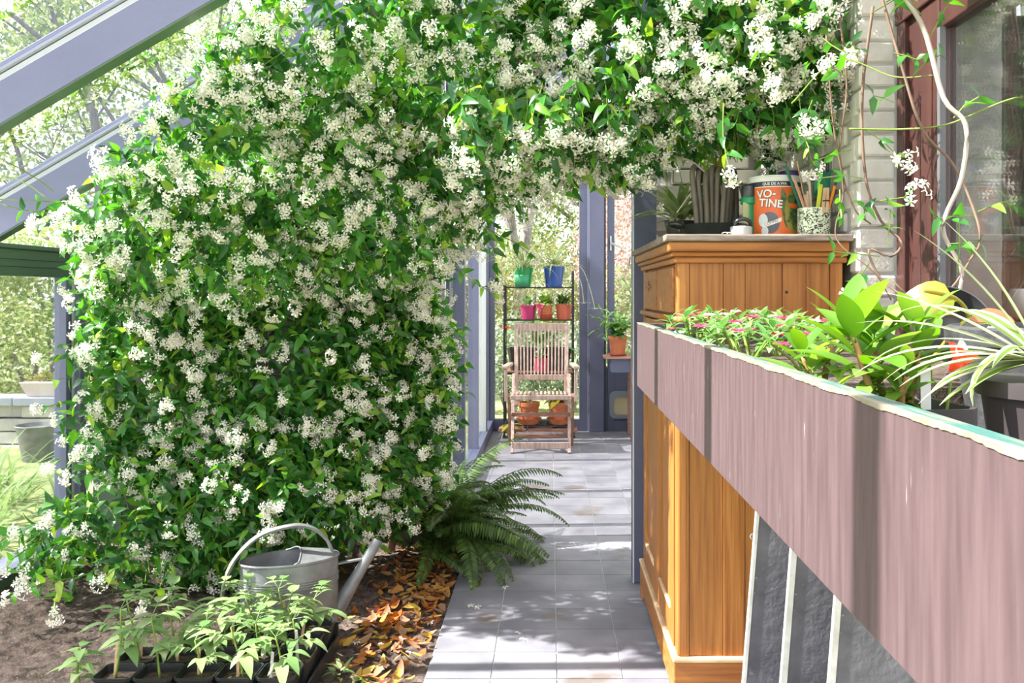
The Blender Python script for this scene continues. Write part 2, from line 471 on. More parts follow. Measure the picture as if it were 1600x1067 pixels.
def ob(name, mb, mats, parent=None, smooth=False, bevel=0, kind=None, label=None, cat=None, group=None, angle=None):
    off = root_of(parent).location if parent else None
    me = mb if isinstance(mb, bpy.types.Mesh) else mesh_of(name, mb, off, smooth)
    for m in (mats if isinstance(mats, (list, tuple)) else [mats]):
        if len(me.materials) < (len(mats) if isinstance(mats, (list, tuple)) else 1):
            me.materials.append(m)
    o = bpy.data.objects.new(name, me)
    COL.objects.link(o)
    o.parent = parent
    if bevel:
        bm = o.modifiers.new('bevel', 'BEVEL')
        bm.width = bevel
        bm.segments = 2
        bm.limit_method = 'ANGLE'
    if smooth and angle is not None:
        try:
            me.set_sharp_from_angle(angle=angle)
        except Exception:
            pass
    return tag(o, label, cat, group, kind)


def tag(o, label=None, cat=None, group=None, kind=None):
    if label:
        o['label'] = label
    if cat:
        o['category'] = cat
    if group:
        o['group'] = group
    if kind:
        o['kind'] = kind
    return o


def thing(name, label=None, cat=None, loc=(0, 0, 0), group=None, kind=None):
    o = bpy.data.objects.new(name, None)
    o.empty_display_size = 0.05
    o.location = loc
    COL.objects.link(o)
    return tag(o, label, cat, group, kind)


def place(name, me, parent, mtx):
    """piece sharing mesh data, at world matrix mtx (parts have no transform of their own)"""
    o = bpy.data.objects.new(name, me)
    COL.objects.link(o)
    if parent:
        o.parent = parent
        mtx = Matrix.Translation(-root_of(parent).location) @ mtx
    o.matrix_basis = mtx
    return o


KIDS = None


def dup(root, loc, rotz=0, label=None, group=None, scale=1):
    def rec(o, par):
        c = o.copy()
        COL.objects.link(c)
        c.parent = par
        for ch in o.children:
            rec(ch, c)
        return c
    r = rec(root, None)
    r.location = loc
    r.rotation_euler = (0, 0, rotz)
    r.scale = (scale,) * 3
    if label:
        r['label'] = label
    if group:
        r['group'] = group
    return r


def frames(d, n):
    d = d / np.linalg.norm(d, axis=1, keepdims=True)
    x = np.cross(d, n)
    ln = np.linalg.norm(x, axis=1, keepdims=True)
    x = np.where(ln < 1e-6, np.array([[1.0, 0, 0]]), x / np.maximum(ln, 1e-6))
    z = np.cross(x, d)
    return np.stack([x, d, z], axis=2)


def scatter_mesh(name, tv, tf, R, P, sc, off=(0, 0, 0), smooth=False):
    """many copies of a small template as one mesh (numpy)"""
    tv = np.asarray(tv, float)
    nv, n = len(tv), len(P)
    V = np.einsum('nij,vj->nvi', R, tv) * np.asarray(sc).reshape(n, 1, 1) + P[:, None, :] - np.asarray(off)
    lens = np.array([len(f) for f in tf])
    flat = np.concatenate([np.array(f) for f in tf])
    me = bpy.data.meshes.new(name)
    me.vertices.add(n * nv)
    me.vertices.foreach_set('co', V.reshape(-1).astype(np.float32))
    loops = (flat[None, :] + (np.arange(n) * nv)[:, None]).reshape(-1)
    me.loops.add(len(loops))
    me.loops.foreach_set('vertex_index', loops.astype(np.int32))
    tl = np.tile(lens, n)
    me.polygons.add(len(tl))
    starts = np.concatenate([[0], np.cumsum(tl)[:-1]])
    me.polygons.foreach_set('loop_start', starts.astype(np.int32))
    try:
        me.polygons.foreach_set('loop_total', tl.astype(np.int32))
    except Exception:
        pass
    if smooth:
        me.polygons.foreach_set('use_smooth', np.ones(len(tl), bool))
    me.update(calc_edges=True)
    return me


def rand_dirs(n):
    v = rng.normal(size=(n, 3))
    return v / np.linalg.norm(v, axis=1, keepdims=True)


def unit(v):
    return v / np.maximum(np.linalg.norm(v, axis=1, keepdims=True), 1e-9)


_t = MB().leaf((0, 0, 0), (0, 1, 0), (0, 0, 1), 1.0, 0.42, 0.35, 0.3, 4)
LEAF_T = (_t.v, _t.f)
_t = MB().leaf((0, 0, 0), (0, 1, 0), (0, 0, 1), 1.0, 0.5, 0.25, 0.2, 3)
LEAF_S = (_t.v, _t.f)


def bez(pts, n=16):
    """Catmull-Rom through pts"""
    P = [Vector(p) for p in pts]
    P = [P[0] * 2 - P[1]] + P + [P[-1] * 2 - P[-2]]
    out = []
    segs = len(P) - 3
    for i in range(segs):
        a, b, c, d = P[i:i + 4]
        m = max(2, n // segs)
        for k in range(m):
            t = k / m
            out.append(0.5 * ((2 * b) + (c - a) * t + (2 * a - 5 * b + 4 * c - d) * t * t + (3 * b - a - 3 * c + d) * t ** 3))
    out.append(P[-2])
    return out


# ================================================================== SETTING
# ground outside
gnd = ob('ground', MB().box(-40, 40, -6, 60, -0.4, -0.06), M['lawn'], kind='structure')

# floor of tiles
TP = 0.2235
fl = thing('floor', loc=(0, 0, 0), kind='structure')
ob('screed', MB().box(-0.425, 0.98, 1.6, 8.62, -0.06, -0.004).box(-0.62, -0.425, 4.72, 8.62, -0.06, -0.004), M['grout'], fl)
tb = MB().box(-TP / 2 + 0.0022, TP / 2 - 0.0022, -TP / 2 + 0.0022, TP / 2 - 0.0022, -0.012, 0)
tme = mesh_of('tile', tb)
tme.materials.append(M['tile'])
tme_h = mesh_of('tile_cut', MB().box(-0.066, 0.066, -TP / 2 + 0.0018, TP / 2 - 0.0018, -0.012, 0))
tme_h.materials.append(M['tile'])
for i in range(6):
    for j in range(31):
        x = -0.425 + TP * (i + 0.5)
        y = 1.682 + TP * (j + 0.5)
        if y > 8.55 or (i == 5 and y < 3.9):
            continue
        place('tile', tme, fl, Matrix.Translation((x, y, random.uniform(-0.001, 0.0006))) @ Matrix.Rotation(random.uniform(-.002, .002), 4, 'X'))
for j in range(31):
    y = 1.682 + TP * (j + 0.5)
    if 4.85 < y < 8.55:
        place('tile', tme_h, fl, Matrix.Translation((-0.4925, y, random.uniform(-0.001, 0.0006))))

# soil bed
sb = MB()
nx, ny = 90, 100
X0, X1, Y0, Y1 = -2.42, -0.427, 1.9, 4.72
pn = rng.random((nx + 1, ny + 1))
for i in range(nx + 1):
    for j in range(ny + 1):
        x = X0 + (X1 - X0) * i / nx
        y = Y0 + (Y1 - Y0) * j / ny
        e = min(1, (X1 - x) / 0.08)
        z = -0.012 + e * (0.02 * math.sin(5 * x + 2) * math.sin(4.1 * y) + 0.018 * pn[i, j] + 0.01 * math.sin(21 * x + 9 * y) * math.sin(17 * y))
        sb.v.append((x, y, z))
for i in range(nx):
    for j in range(ny):
        a = i * (ny + 1) + j
        sb.f.append((a, a + ny + 1, a + ny + 2, a + 1))
        sb.m.append(0)
soil = ob('soil_bed', sb, M['soil'], smooth=True, kind='stuff', label='dark crumbly soil of the planting bed beside the tiled path', cat='soil')


def soilz(x, y):
    e = min(1, (X1 - x) / 0.08)
    return -0.012 + e * (0.02 * math.sin(5 * x + 2) * math.sin(4.1 * y) + 0.01)


# ---- glass roof: rafters fall to the left eave
XE, ZE, SL = -2.41, 1.524, 0.585
RD = Vector((1, 0, SL)).normalized()
RN = Vector((-SL, 0, 1)).normalized()
XTOP = 1.25


def roofz(x):
    return ZE + SL * (x - XE)


ceil = thing('ceiling', kind='structure')
bays = [-0.1, 0.69, 1.46, 2.21, 3.01, 3.88, 4.6]
for y in bays + [5.6, 6.7, 7.6, 8.55]:
    x0 = XE if y < 5 else -0.6
    a = Vector((x0, y, roofz(x0)))
    b = Vector((XTOP, y, roofz(XTOP)))
    h = 0.125
    r = ob('rafter', MB().bar(a + RN * (h / 2), b + RN * (h / 2), 0.062, h, RN), M['frame'], ceil, bevel=0.002)
    ob('rafter_underside', MB().bar(a - RN * 0.003, b - RN * 0.003, 0.06, 0.006, RN), M['green_metal'], r)  # green colour stands in for the reflection on the underside
    ob('sunlit_strip', MB().bar(a + RN * (h + 0.009), b + RN * (h + 0.009), 0.05, 0.018, RN), M['strip'], r)  # pale strip stands in for sunlight showing along the glazing bar
    ob('seal', MB().bar(a + RN * (h + 0.022), b + RN * (h + 0.022), 0.04, 0.008, RN), M['seal'], r)
    ob('bar_cap', MB().bar(a + RN * (h + 0.039), b + RN * (h + 0.039), 0.064, 0.026, RN), M['frame'], r, bevel=0.003)
hh = 0.148
for y0, y1 in zip(bays[:-1], bays[1:]):
    a = Vector((XE, (y0 + y1) / 2, roofz(XE))) + RN * hh
    b = Vector((XTOP, (y0 + y1) / 2, roofz(XTOP))) + RN * hh
    ob('pane', MB().bar(a, b, y1 - y0 - 0.05, 0.006, RN), M['glass'], ceil)
for y0, y1 in ((4.6, 5.6), (5.6, 6.7), (6.7, 7.6), (7.6, 8.55)):
    a = Vector((-0.6, (y0 + y1) / 2, roofz(-0.6))) + RN * hh
    b = Vector((XTOP, (y0 + y1) / 2, roofz(XTOP))) + RN * hh
    ob('pane', MB().bar(a, b, y1 - y0 - 0.05, 0.006, RN), M['glass'], ceil)

# ---- left outer glass wall under the eave beam
wl = thing('wall_left', kind='structure')
b = ob('eave_beam', MB().box(XE - 0.09, XE, -0.3, 4.64, 1.378, 1.5), M['green_metal'], wl, bevel=0.004)
ob('beam_groove', MB().box(XE - 0.002, XE + 0.0015, -0.3, 4.64, 1.418, 1.421).box(XE - 0.002, XE + 0.0015, -0.3, 4.64, 1.452, 1.455), M['seal'], b)
ob('gutter_lip', MB().box(XE - 0.12, XE + 0.012, -0.3, 4.64, 1.5, 1.522), M['green_metal'], b, bevel=0.004)
ob('sill_wall', MB().box(XE - 0.1, XE + 0.0, -0.3, 4.64, -0.06, 0.05), M['green_metal'], wl, bevel=0.004)
ob('sill', MB().box(XE - 0.12, XE + 0.02, -0.3, 4.64, 0.05, 0.075), M['frame'], wl, bevel=0.003)
for y in (1.2, 2.85):
    ob('post', MB().box(XE - 0.07, XE, y - 0.03, y + 0.03, 0.075, 1.378), M['frame'], wl, bevel=0.003)
p = ob('post', MB().box(XE - 0.06, XE + 0.0, 4.46, 4.5, 0.075, 1.378), M['frame'], wl, bevel=0.003)
ob('post_seal', MB().box(XE - 0.04, XE - 0.006, 4.5, 4.52, 0.075, 1.378), M['seal'], p)
ob('post_bead', MB().box(XE - 0.05, XE + 0.002, 4.52, 4.535, 0.075, 1.378), M['strip'], p)
ob('post_return', MB().box(XE - 0.06, XE + 0.03, 4.535, 4.6, 0.075, 1.5), M['frame'], p, bevel=0.003)
for y0, y1 in ((-0.2, 1.17), (1.23, 2.82), (2.88, 4.46)):
    ob('pane', MB().box(XE - 0.035, XE - 0.029, y0, y1, 0.07, 1.38), M['glass'], wl)

# ---- back wall of the planting bay, almost wholly behind the jasmine
wb = thing('wall_back', kind='structure')
for i in range(12):
    x0 = XE + 0.03 + i * 0.151
    zt = roofz(x0) - 0.02
    ob('board', MB().box(x0, x0 + 0.148, 4.66 + 0.004 * (i % 2), 4.7, -0.05, zt), M['green_metal'] if i < 1 else M['backwall'], wb, bevel=0.002)

# ---- inner glazed partition to the left of the path
wi = thing('wall_inner', kind='structure')
XP = -0.56
ob('sill', MB().box(XP - 0.06, XP + 0.02, 4.7, 8.5, -0.02, 0.1), M['frame_dark'], wi, bevel=0.003)
ob('head_rail', MB().box(XP - 0.06, XP, 4.7, 8.5, roofz(XP) - 0.16, roofz(XP) - 0.02), M['frame'], wi, bevel=0.003)
for (y, wd, m) in ((4.75, 0.05, 'strip'), (4.98, 0.07, 'frame_dark'), (5.84, 0.085, 'frame_dark'), (6.92, 0.05, 'frame'), (7.85, 0.09, 'frame_dark')):
    ob('post', MB().box(XP - 0.075, XP + 0.004, y - wd / 2, y + wd / 2, 0.0, roofz(XP) - 0.1), M[m], wi, bevel=0.003)
for (y, wd) in ((5.91, 0.02), (6.96, 0.02), (7.79, 0.02)):
    ob('bead', MB().box(XP - 0.06, XP - 0.0, y - wd / 2, y + wd / 2, 0.1, roofz(XP) - 0.16), M['strip'], wi)
for y0, y1 in ((4.78, 5.8), (5.9, 6.9), (6.95, 7.8), (7.9, 8.42)):
    ob('pane', MB().box(XP - 0.04, XP - 0.034, y0, y1, 0.1, roofz(XP) - 0.16), M['glass'], wi)

# ---- far end: tall window, post, door with cat flap
YF = 8.45
wf = thing('wall_far', kind='structure')
ob('corner_post', MB().box(-0.66, -0.575, YF - 0.02, YF + 0.08, 0, 2.7), M['frame_mid'], wf, bevel=0.003)
p = ob('post', MB().box(0.362, 0.502, YF - 0.06, YF + 0.08, 0, 3.0), M['frame_mid'], wf, bevel=0.004)
ob('head_rail', MB().box(-0.66, 1.0, YF - 0.02, YF + 0.08, 2.45, 2.6), M['frame'], wf, bevel=0.004)
w1 = thing('window_1', kind='structure')
ob('frame', MB().box(-0.575, -0.525, YF - 0.01, YF + 0.06, 0, 2.45).box(0.272, 0.36, YF - 0.01, YF + 0.06, 0, 2.45)
   .box(-0.525, 0.272, YF - 0.01, YF + 0.06, 0, 0.112).box(-0.525, 0.272, YF - 0.01, YF + 0.06, 2.38, 2.45), M['frame_mid'], w1, bevel=0.003)
ob('bead', MB().box(0.352, 0.357, YF - 0.016, YF - 0.008, 0.0, 2.45), M['strip'], w1)
ob('pane', MB().box(-0.525, 0.272, YF + 0.02, YF + 0.026, 0.112, 2.38), M['glass'], w1)
d1 = thing('door_1', kind='structure')
ob('frame', MB().box(0.504, 0.522, YF - 0.03, YF + 0.06, 0, 2.45), M['seal'], d1)
ob('stile', MB().box(0.54, 0.605, YF - 0.0, YF + 0.05, 0.0, 2.4).box(0.98, 1.05, YF - 0.0, YF + 0.05, 0.0, 2.4), M['frame_dark'], d1, bevel=0.003)
ob('rail', MB().box(0.605, 0.98, YF, YF + 0.05, 0.585, 0.66).box(0.605, 0.98, YF, YF + 0.05, 0, 0.1).box(0.605, 0.98, YF, YF + 0.05, 2.3, 2.4), M['frame_dark'], d1, bevel=0.003)
ob('panel', MB().box(0.522, 0.98, YF + 0.015, YF + 0.04, 0.0, 0.6), M['frame_dark'], d1)
ob('pane', MB().box(0.605, 0.98, YF + 0.02, YF + 0.026, 0.66, 2.3), M['glass'], d1)


def rrect(x0, x1, z0, z1, r, n=5):
    out = []
    for (cx, cz, a0) in ((x1 - r, z0 + r, -90), (x1 - r, z1 - r, 0), (x0 + r, z1 - r, 90), (x0 + r, z0 + r, 180)):
        for i in range(n + 1):
            a = math.radians(a0 + 90 * i / n)
            out.append((cx + r * math.cos(a), cz + r * math.sin(a)))
    return out


def ring(outer, inner, y0, y1):
    m = MB()
    n = len(outer)
    vs = [(x, y0, z) for x, z in outer] + [(x, y0, z) for x, z in inner] + [(x, y1, z) for x, z in outer] + [(x, y1, z) for x, z in inner]
    fs = []
    for i in range(n):
        j = (i + 1) % n
        fs += [(i, j, n + j, n + i), (2 * n + i, 3 * n + i, 3 * n + j, 2 * n + j), (i, 2 * n + i, 2 * n + j, j), (n + i, n + j, 3 * n + j, 3 * n + i)]
    return m.add(vs, fs)


fp = ob('cat_flap', ring(rrect(0.555, 0.8, 0.122, 0.378, 0.05), rrect(0.597, 0.758, 0.155, 0.325, 0.035), YF - 0.03, YF + 0.02), M['greyflap'], d1, label='grey plastic cat flap with a yellowed clear door')
ob('flap_door', MB().add([(x, YF - 0.012, z) for x, z in rrect(0.597, 0.758, 0.155, 0.325, 0.035)], [tuple(range(24))]), M['amber'], fp)
hd = ob('handle', MB().box(0.562, 0.576, YF - 0.012, YF, 1.7, 1.84).bar((0.568, YF - 0.04, 1.77), (0.68, YF - 0.055, 1.72), 0.016, 0.02).bar((0.568, YF, 1.775), (0.568, YF - 0.045, 1.775), 0.014, 0.014), M['chrome'], d1, bevel=0.002)

# ---- blue-grey post behind the cupboard
tr = ob('trim_1', MB().box(0.372, 0.476, 4.02, 4.13, 0, 3.4), M['frame_dark'], kind='structure', bevel=0.004)
ob('bead', MB().box(0.37, 0.3755, 4.018, 4.03, 0, 3.4), M['strip'], tr)

# ---- house wall of white painted brick, with window
XW = 0.955
wr = thing('wall_right', kind='structure')
ob('wall_core', MB().box(XW + 0.012, 1.4, 2.78, 8.6, -0.05, 3.6).box(1.085, 1.25, -0.5, 2.78, -0.05, 1.0).box(1.085, 1.4, -0.5, 2.78, 2.16, 3.6).box(1.085, 1.3, -0.5, 0.3, 1.0, 2.2), M['mortar'], wr)
CH, BL = 0.072, 0.225


def brick_mesh(lx, ly, lz, name='brick'):
    m = MB()
    nxs = 4
    vs, fs = [], []
    # slightly pillowed front box
    m.box(-lx / 2, lx / 2, -ly / 2, ly / 2, -lz / 2, lz / 2)
    me = mesh_of(name, m)
    me.materials.append(M['brick'])
    return me


def put_brick(me, c, par):
    o = place('brick', me, par, Matrix.Translation(Vector(c) + Vector((random.uniform(-.003, .003), random.uniform(-.003, .003), random.uniform(-.002, .002))))
              @ Euler((random.uniform(-.01, .01), random.uniform(-.01, .01), random.uniform(-.008, .008))).to_matrix().to_4x4())
    bv = o.modifiers.new('bevel', 'BEVEL')
    bv.width = 0.006
    bv.segments = 1
    return o


bme_x = brick_mesh(0.06, BL - 0.008, CH - 0.008)       # face towards -X
bme_r = brick_mesh(0.112, 0.08, CH - 0.008)            # return face towards the camera
bme_y = brick_mesh(BL - 0.008, 0.06, CH - 0.008)       # face towards -Y
for k in range(15):
    z = 1.42 + CH * (k + 0.5)
    for j in range(6):
        y = 2.80 + BL * (j + 0.5) + (0.11 if k % 2 else 0)
        put_brick(bme_x, (XW + 0.03, y, z), wr)
for k in range(21):
    z = 1.0 + CH * (k + 0.5)
    put_brick(bme_r, (XW + 0.056, 2.81, z), wr)
# wall behind the cupboard, facing the camera
wc = thing('wall_corner', kind='structure')
ob('wall_core', MB().box(0.476, XW + 0.02, 4.16, 4.3, 1.2, 3.4), M['mortar'], wc)
for k in range(15):
    z = 1.44 + CH * (k + 0.5)
    for j in range(2):
        put_brick(bme_y, (0.6 + BL * j + (0.07 if k % 2 else -0.02), 4.155, z), wc)

w2 = thing('window_2', kind='structure')
XG = 1.07
ob('frame', MB().box(XG - 0.005, XG + 0.03, 2.70, 2.76, 1.0, 2.5), M['brown'], w2, bevel=0.004)
ob('frame_step', MB().box(XG + 0.01, XG + 0.05, 2.59, 2.70, 1.0, 2.5), M['brown'], w2, bevel=0.004)
ob('sash', MB().box(XG - 0.0, XG + 0.05, 2.47, 2.59, 1.0, 2.12).box(XG + 0.003, XG + 0.05, 0.3, 2.468, 2.03, 2.118).box(XG + 0.003, XG + 0.05, 0.3, 2.468, 1.0, 1.09), M['brown'], w2, bevel=0.004)
ob('frame_head', MB().box(XG - 0.01, XG + 0.05, 0.3, 2.76, 2.12, 2.5), M['brown'], w2, bevel=0.004)
ob('gasket', MB().box(XG - 0.004, XG + 0.012, 2.452, 2.47, 1.09, 2.03), M['gasket'], w2)
ob('pane', MB().box(XG + 0.02, XG + 0.026, 0.32, 2.455, 1.09, 2.03), M['win_glass'], w2)
ob('window_sill', MB().box(0.98, 1.1, 0.3, 2.77, 0.97, 1.005), M['slate'], w2, bevel=0.004)
# room behind the window, left open above and beside so skylight lights it
wn = thing('wall_inside', kind='structure')
ob('wall_core', MB().box(1.15, 1.5, 3.03, 3.2, 0.0, 2.6), M['mortar'], wn)
for k in range(17):
    z = 1.0 + CH * (k + 0.5)
    for j in range(2):
        x = 1.22 + BL * j + (0.0 if k % 2 else 0.06)
        put_brick(bme_y, (min(x, 1.40), 3.02, z), wn)
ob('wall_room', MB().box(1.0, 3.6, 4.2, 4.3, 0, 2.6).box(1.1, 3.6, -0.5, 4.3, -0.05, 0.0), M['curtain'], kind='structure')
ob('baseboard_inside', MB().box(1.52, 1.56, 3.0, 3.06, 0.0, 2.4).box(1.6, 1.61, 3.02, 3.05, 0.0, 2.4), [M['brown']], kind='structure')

# ================================================================== CUPBOARD
CX0, CX1, CY0, CY1 = 0.405, 0.925, 2.835, 3.88
cup = thing('cupboard', 'honey pine two door cupboard with moulded top, standing by the tiled path', 'cupboard', (0.66, 3.36, 0))
ob('plinth', MB().box(CX0 - 0.016, CX1, CY0 - 0.012, CY1 + 0.01, 0.03, 0.135).box(CX0 - 0.016, CX0 + 0.06, CY1 - 0.09, CY1 + 0.01, 0, 0.03)
   .box(CX0 - 0.016, CX0 + 0.06, CY0 - 0.012, CY0 + 0.1, 0, 0.03).box(CX1 - 0.06, CX1, CY0 - 0.012, CY0 + 0.1, 0, 0.03), M['pine_h'], cup, bevel=0.004)
ob('plinth_moulding', MB().box(CX0 - 0.02, CX1, CY0 - 0.016, CY1 + 0.012, 0.135, 0.15), M['pine_pale'], cup, bevel=0.005)
ob('carcass', MB().box(CX0 + 0.012, CX1 - 0.01, CY0 + 0.014, CY1, 0.15, 1.44), M['pine'], cup)
# boards of the end, each a piece of its own
xs = [CX0 + 0.003, 0.44, 0.548, 0.617, 0.735, 0.81, 0.885, CX1]
zs = [(0.15, 1.207), (1.227, 1.4)]
for (za, zb) in zs:
    for i in range(len(xs) - 1):
        ob('end_board', MB().box(xs[i] + 0.0008, xs[i + 1] - 0.0008, CY0 + (0.0 if i in (0, 6) else 0.004 + 0.001 * (i % 2)), CY0 + 0.016, za, zb), M['pine'], cup, bevel=0.0012)
ob('waist_moulding', MB().tube([(CX0 - 0.012, CY0 - 0.004, 1.217), (CX1 + 0.004, CY0 - 0.004, 1.217)], 0.0105, 8).tube([(CX0 - 0.008, CY0 - 0.006, 1.217), (CX0 - 0.008, CY1, 1.217)], 0.0105, 8), M['pine_h'], cup, smooth=True)
ob('corner_post', MB().box(CX0 - 0.004, CX0 + 0.03, CY0 - 0.001, CY0 + 0.055, 0.15, 1.4), M['pine_h' if 0 else 'pine'], cup, bevel=0.007)
ob('knot', MB().lathe([(0.005, 0), (0.004, 0.001), (0, 0.001)], (0.748, CY0 + 0.0035, 1.303), 10, tilt=Matrix.Rotation(math.pi / 2, 3, 'X')), M['black'], cup)
ob('hook', MB().tube(bez([(0.645, CY0 + 0.004, 0.535), (0.642, CY0 - 0.03, 0.535), (0.632, CY0 - 0.034, 0.53), (0.626, CY0 - 0.03, 0.538), (0.634, CY0 - 0.026, 0.545)], 10), 0.0025, 6), M['zinc'], cup)
# front: stiles, rails, two panelled doors, drawer fronts
ob('front_stile', MB().box(CX0 - 0.002, CX0 + 0.014, CY1 - 0.06, CY1, 0.15, 1.4), M['pine'], cup, bevel=0.002)
ym = (CY0 + CY1) / 2
for (ya, yb) in ((CY0 + 0.057, ym - 0.002), (ym + 0.002, CY1 - 0.062)):
    d = ob('door', MB().box(CX0 - 0.008, CX0 + 0.012, ya, ya + 0.075, 0.16, 1.2).box(CX0 - 0.008, CX0 + 0.012, yb - 0.075, yb, 0.16, 1.2)
           .box(CX0 - 0.008, CX0 + 0.012, ya + 0.075, yb - 0.075, 0.16, 0.25).box(CX0 - 0.008, CX0 + 0.012, ya + 0.075, yb - 0.075, 1.12, 1.2), M['pine'], cup, bevel=0.002)
    ob('panel', MB().box(CX0 + 0.0, CX0 + 0.01, ya + 0.075, yb - 0.075, 0.25, 1.12), M['pine'], d)
    ob('panel_moulding', MB().tube([(CX0 - 0.004, ya + 0.082, 0.257), (CX0 - 0.004, yb - 0.082, 0.257)], 0.008, 6), M['pine_pale'], d, smooth=True)
    dr = ob('drawer', MB().box(CX0 - 0.008, CX0 + 0.012, ya + 0.02, yb - 0.02, 1.235, 1.385), M['pine_h'], cup, bevel=0.003)
    yk = (ya + yb) / 2
    if ya > ym:
        k = MB().bar((CX0 - 0.012, yk - 0.06, 1.325), (CX0 - 0.012, yk + 0.03, 1.325), 0.006, 0.006).add(
            [(CX0 - 0.012, yk + 0.055, 1.325), (CX0 - 0.012, yk + 0.03, 1.35), (CX0 - 0.012, yk, 1.325), (CX0 - 0.012, yk + 0.03, 1.30), (CX0 - 0.022, yk + 0.03, 1.325)],
            [(0, 1, 4), (1, 2, 4), (2, 3, 4), (3, 0, 4)])
        ob('key_plate', k, M['teak_red'], dr, label='rusty key plate and key on the drawer')
ob('lock', MB().bar((CX0 - 0.02, ym + 0.04, 0.95), (CX0 - 0.006, ym + 0.04, 0.95), 0.012, 0.012).bar((CX0 - 0.03, ym + 0.01, 0.95), (CX0 - 0.02, ym + 0.055, 0.95), 0.006, 0.01), M['iron'], cup)
# stepped cornice
for k, (za, zb, e) in enumerate(((1.395, 1.415, 0.012), (1.415, 1.43, 0.022), (1.43, 1.462, 0.032))):
    ob('cornice_step', MB().box(CX0 - e * 1.1, CX1 + min(e, 0.012), CY0 - e, CY1 + e, za, zb), M['pine_h'], cup, bevel=0.006)
ob('top', MB().box(CX0 - 0.048, CX1 + 0.02, CY0 - 0.045, CY1 + 0.045, 1.462, 1.484), M['topwood'], cup, bevel=0.005)
ZT = 1.484

# ================================================================== PLANTER
PX, PYE, PZ0, PZ1 = 0.27, 2.79, 1.012, 1.208
pl = thing('planter_box', 'long planter of weathered plum painted boards with a chipped turquoise top edge', 'planter', (0.27, 0.4, 1.012))
ob('front_board', MB().box(PX, PX + 0.022, 0.12, PYE, PZ0, PZ1), M['plank'], pl, bevel=0.0015)
# worn top edge with an uneven chipped border
eb = MB()
n = 500
rs = [0.0012 + 0.001 * random.random() + 0.0012 * math.sin(i * 0.23) * math.sin(i * 0.061) for i in range(n + 1)]
for i in range(n + 1):
    y = 0.12 + (PYE - 0.12) * i / n
    eb.v += [(PX - 0.0012, y, PZ1 - rs[i] * 1.2), (PX - 0.0012, y, PZ1 + 0.0014), (PX + 0.003 + rs[i], y, PZ1 + 0.0016)]
for i in range(n):
    a = 3 * i
    eb.f += [(a, a + 1, a + 4, a + 3), (a + 1, a + 2, a + 5, a + 4)]
    eb.m += [0, 0]
ob('chipped_edge', eb, M['chip'], pl)
ob('top_edge', MB().box(PX + 0.0005, PX + 0.0215, 0.12, PYE, PZ1 - 0.001, PZ1 + 0.001), M['plank_top'], pl)
ob('end_board', MB().box(PX + 0.022, 0.95, PYE - 0.02, PYE, PZ0 + 0.04, PZ1 - 0.002), M['plank'], pl, bevel=0.0015)
ob('bottom_board', MB().box(PX + 0.024, 1.05, 0.12, PYE - 0.022, PZ0 + 0.008, PZ0 + 0.03), M['slate'], pl)
ob('support_leg', MB().box(0.9, 0.96, 2.62, 2.7, 0, PZ0 + 0.008), M['slate'], pl)
ob('support_leg', MB().box(0.9, 0.96, 0.3, 0.38, 0, PZ0 + 0.008), M['slate'], pl)
ob('soil', MB().box(PX + 0.026, 1.03, 1.5, PYE - 0.026, PZ0 + 0.03, PZ0 + 0.13), M['potsoil'], pl)

# slate boards leaning under the planter
sp = (('topmost dark slate board with white sunlit edge, leaning in front of the pine cupboard', 0.625, 2.56, 0.19, 0.028),
      ('second dark slate board leaning beside the one nearest the cupboard', 0.70, 2.42, 0.19, 0.02),
      ('third dark slate board leaning under the planter, behind its lower corner', 0.775, 2.26, 0.26, 0.02))
for lab, x, y, wd, lean in sp:
    t = thing('slate_board', lab, 'slate', (x, y, 0), group=None)
    m = MB()
    zt = 0.98
    dx = 0.085
    for a0, a1, y0, y1, mi in ((0.004, wd, 0, 0.014, 0),):
        m.add([(x - dx + a0, y0 + y, 0), (x - dx + a1, y0 + y, 0), (x - dx + a1, y1 + y, 0), (x - dx + a0, y1 + y, 0),
               (x + a0, y0 + y + 0.03, zt), (x + a1, y0 + y + 0.03, zt), (x + a1, y1 + y + 0.03, zt), (x + a0, y1 + y + 0.03, zt)],
              [(0, 1, 5, 4), (1, 2, 6, 5), (2, 3, 7, 6), (3, 0, 4, 7), (4, 5, 6, 7), (3, 2, 1, 0)])
    ob('face', m, M['slate'], t)
    e = MB()
    ew = 0.005 if x < 0.66 else 0.012
    for q0, q1 in ((0, ew),):
        e.add([(x - dx + q0 - ew, y - 0.003, 0), (x - dx + q1 - ew + 0.004, y - 0.003, 0), (x - dx + q1 - ew + 0.004, y + 0.016, 0), (x - dx + q0 - ew, y + 0.016, 0),
               (x + q0 - ew, y + 0.027, zt), (x + q1 - ew + 0.004, y + 0.027, zt), (x + q1 - ew + 0.004, y + 0.046, zt), (x + q0 - ew, y + 0.046, zt)],
              [(0, 1, 5, 4), (1, 2, 6, 5), (2, 3, 7, 6), (3, 0, 4, 7), (4, 5, 6, 7), (3, 2, 1, 0)])
    ob('sunlit_edge_strip', e, M['slate_edge_sunlit'], t)  # white colour stands in for sun falling on the board's left edge

# ================================================================== WATERING CAN
WC = Vector((-0.985, 3.39, 0.0))
wz = soilz(WC.x, WC.y)
can = thing('watering_can', 'old galvanised zinc watering can with arched handle standing on the soil', 'watering can', (WC.x, WC.y, wz))
A, B, H = 0.182, 0.108, 0.305
ROT = math.radians(24)
cR = Matrix.Rotation(ROT, 3, 'Z')


def cw(u, v, z):
    p = cR @ Vector((u, v, 0))
    return Vector((WC.x + p.x, WC.y + p.y, wz + z))


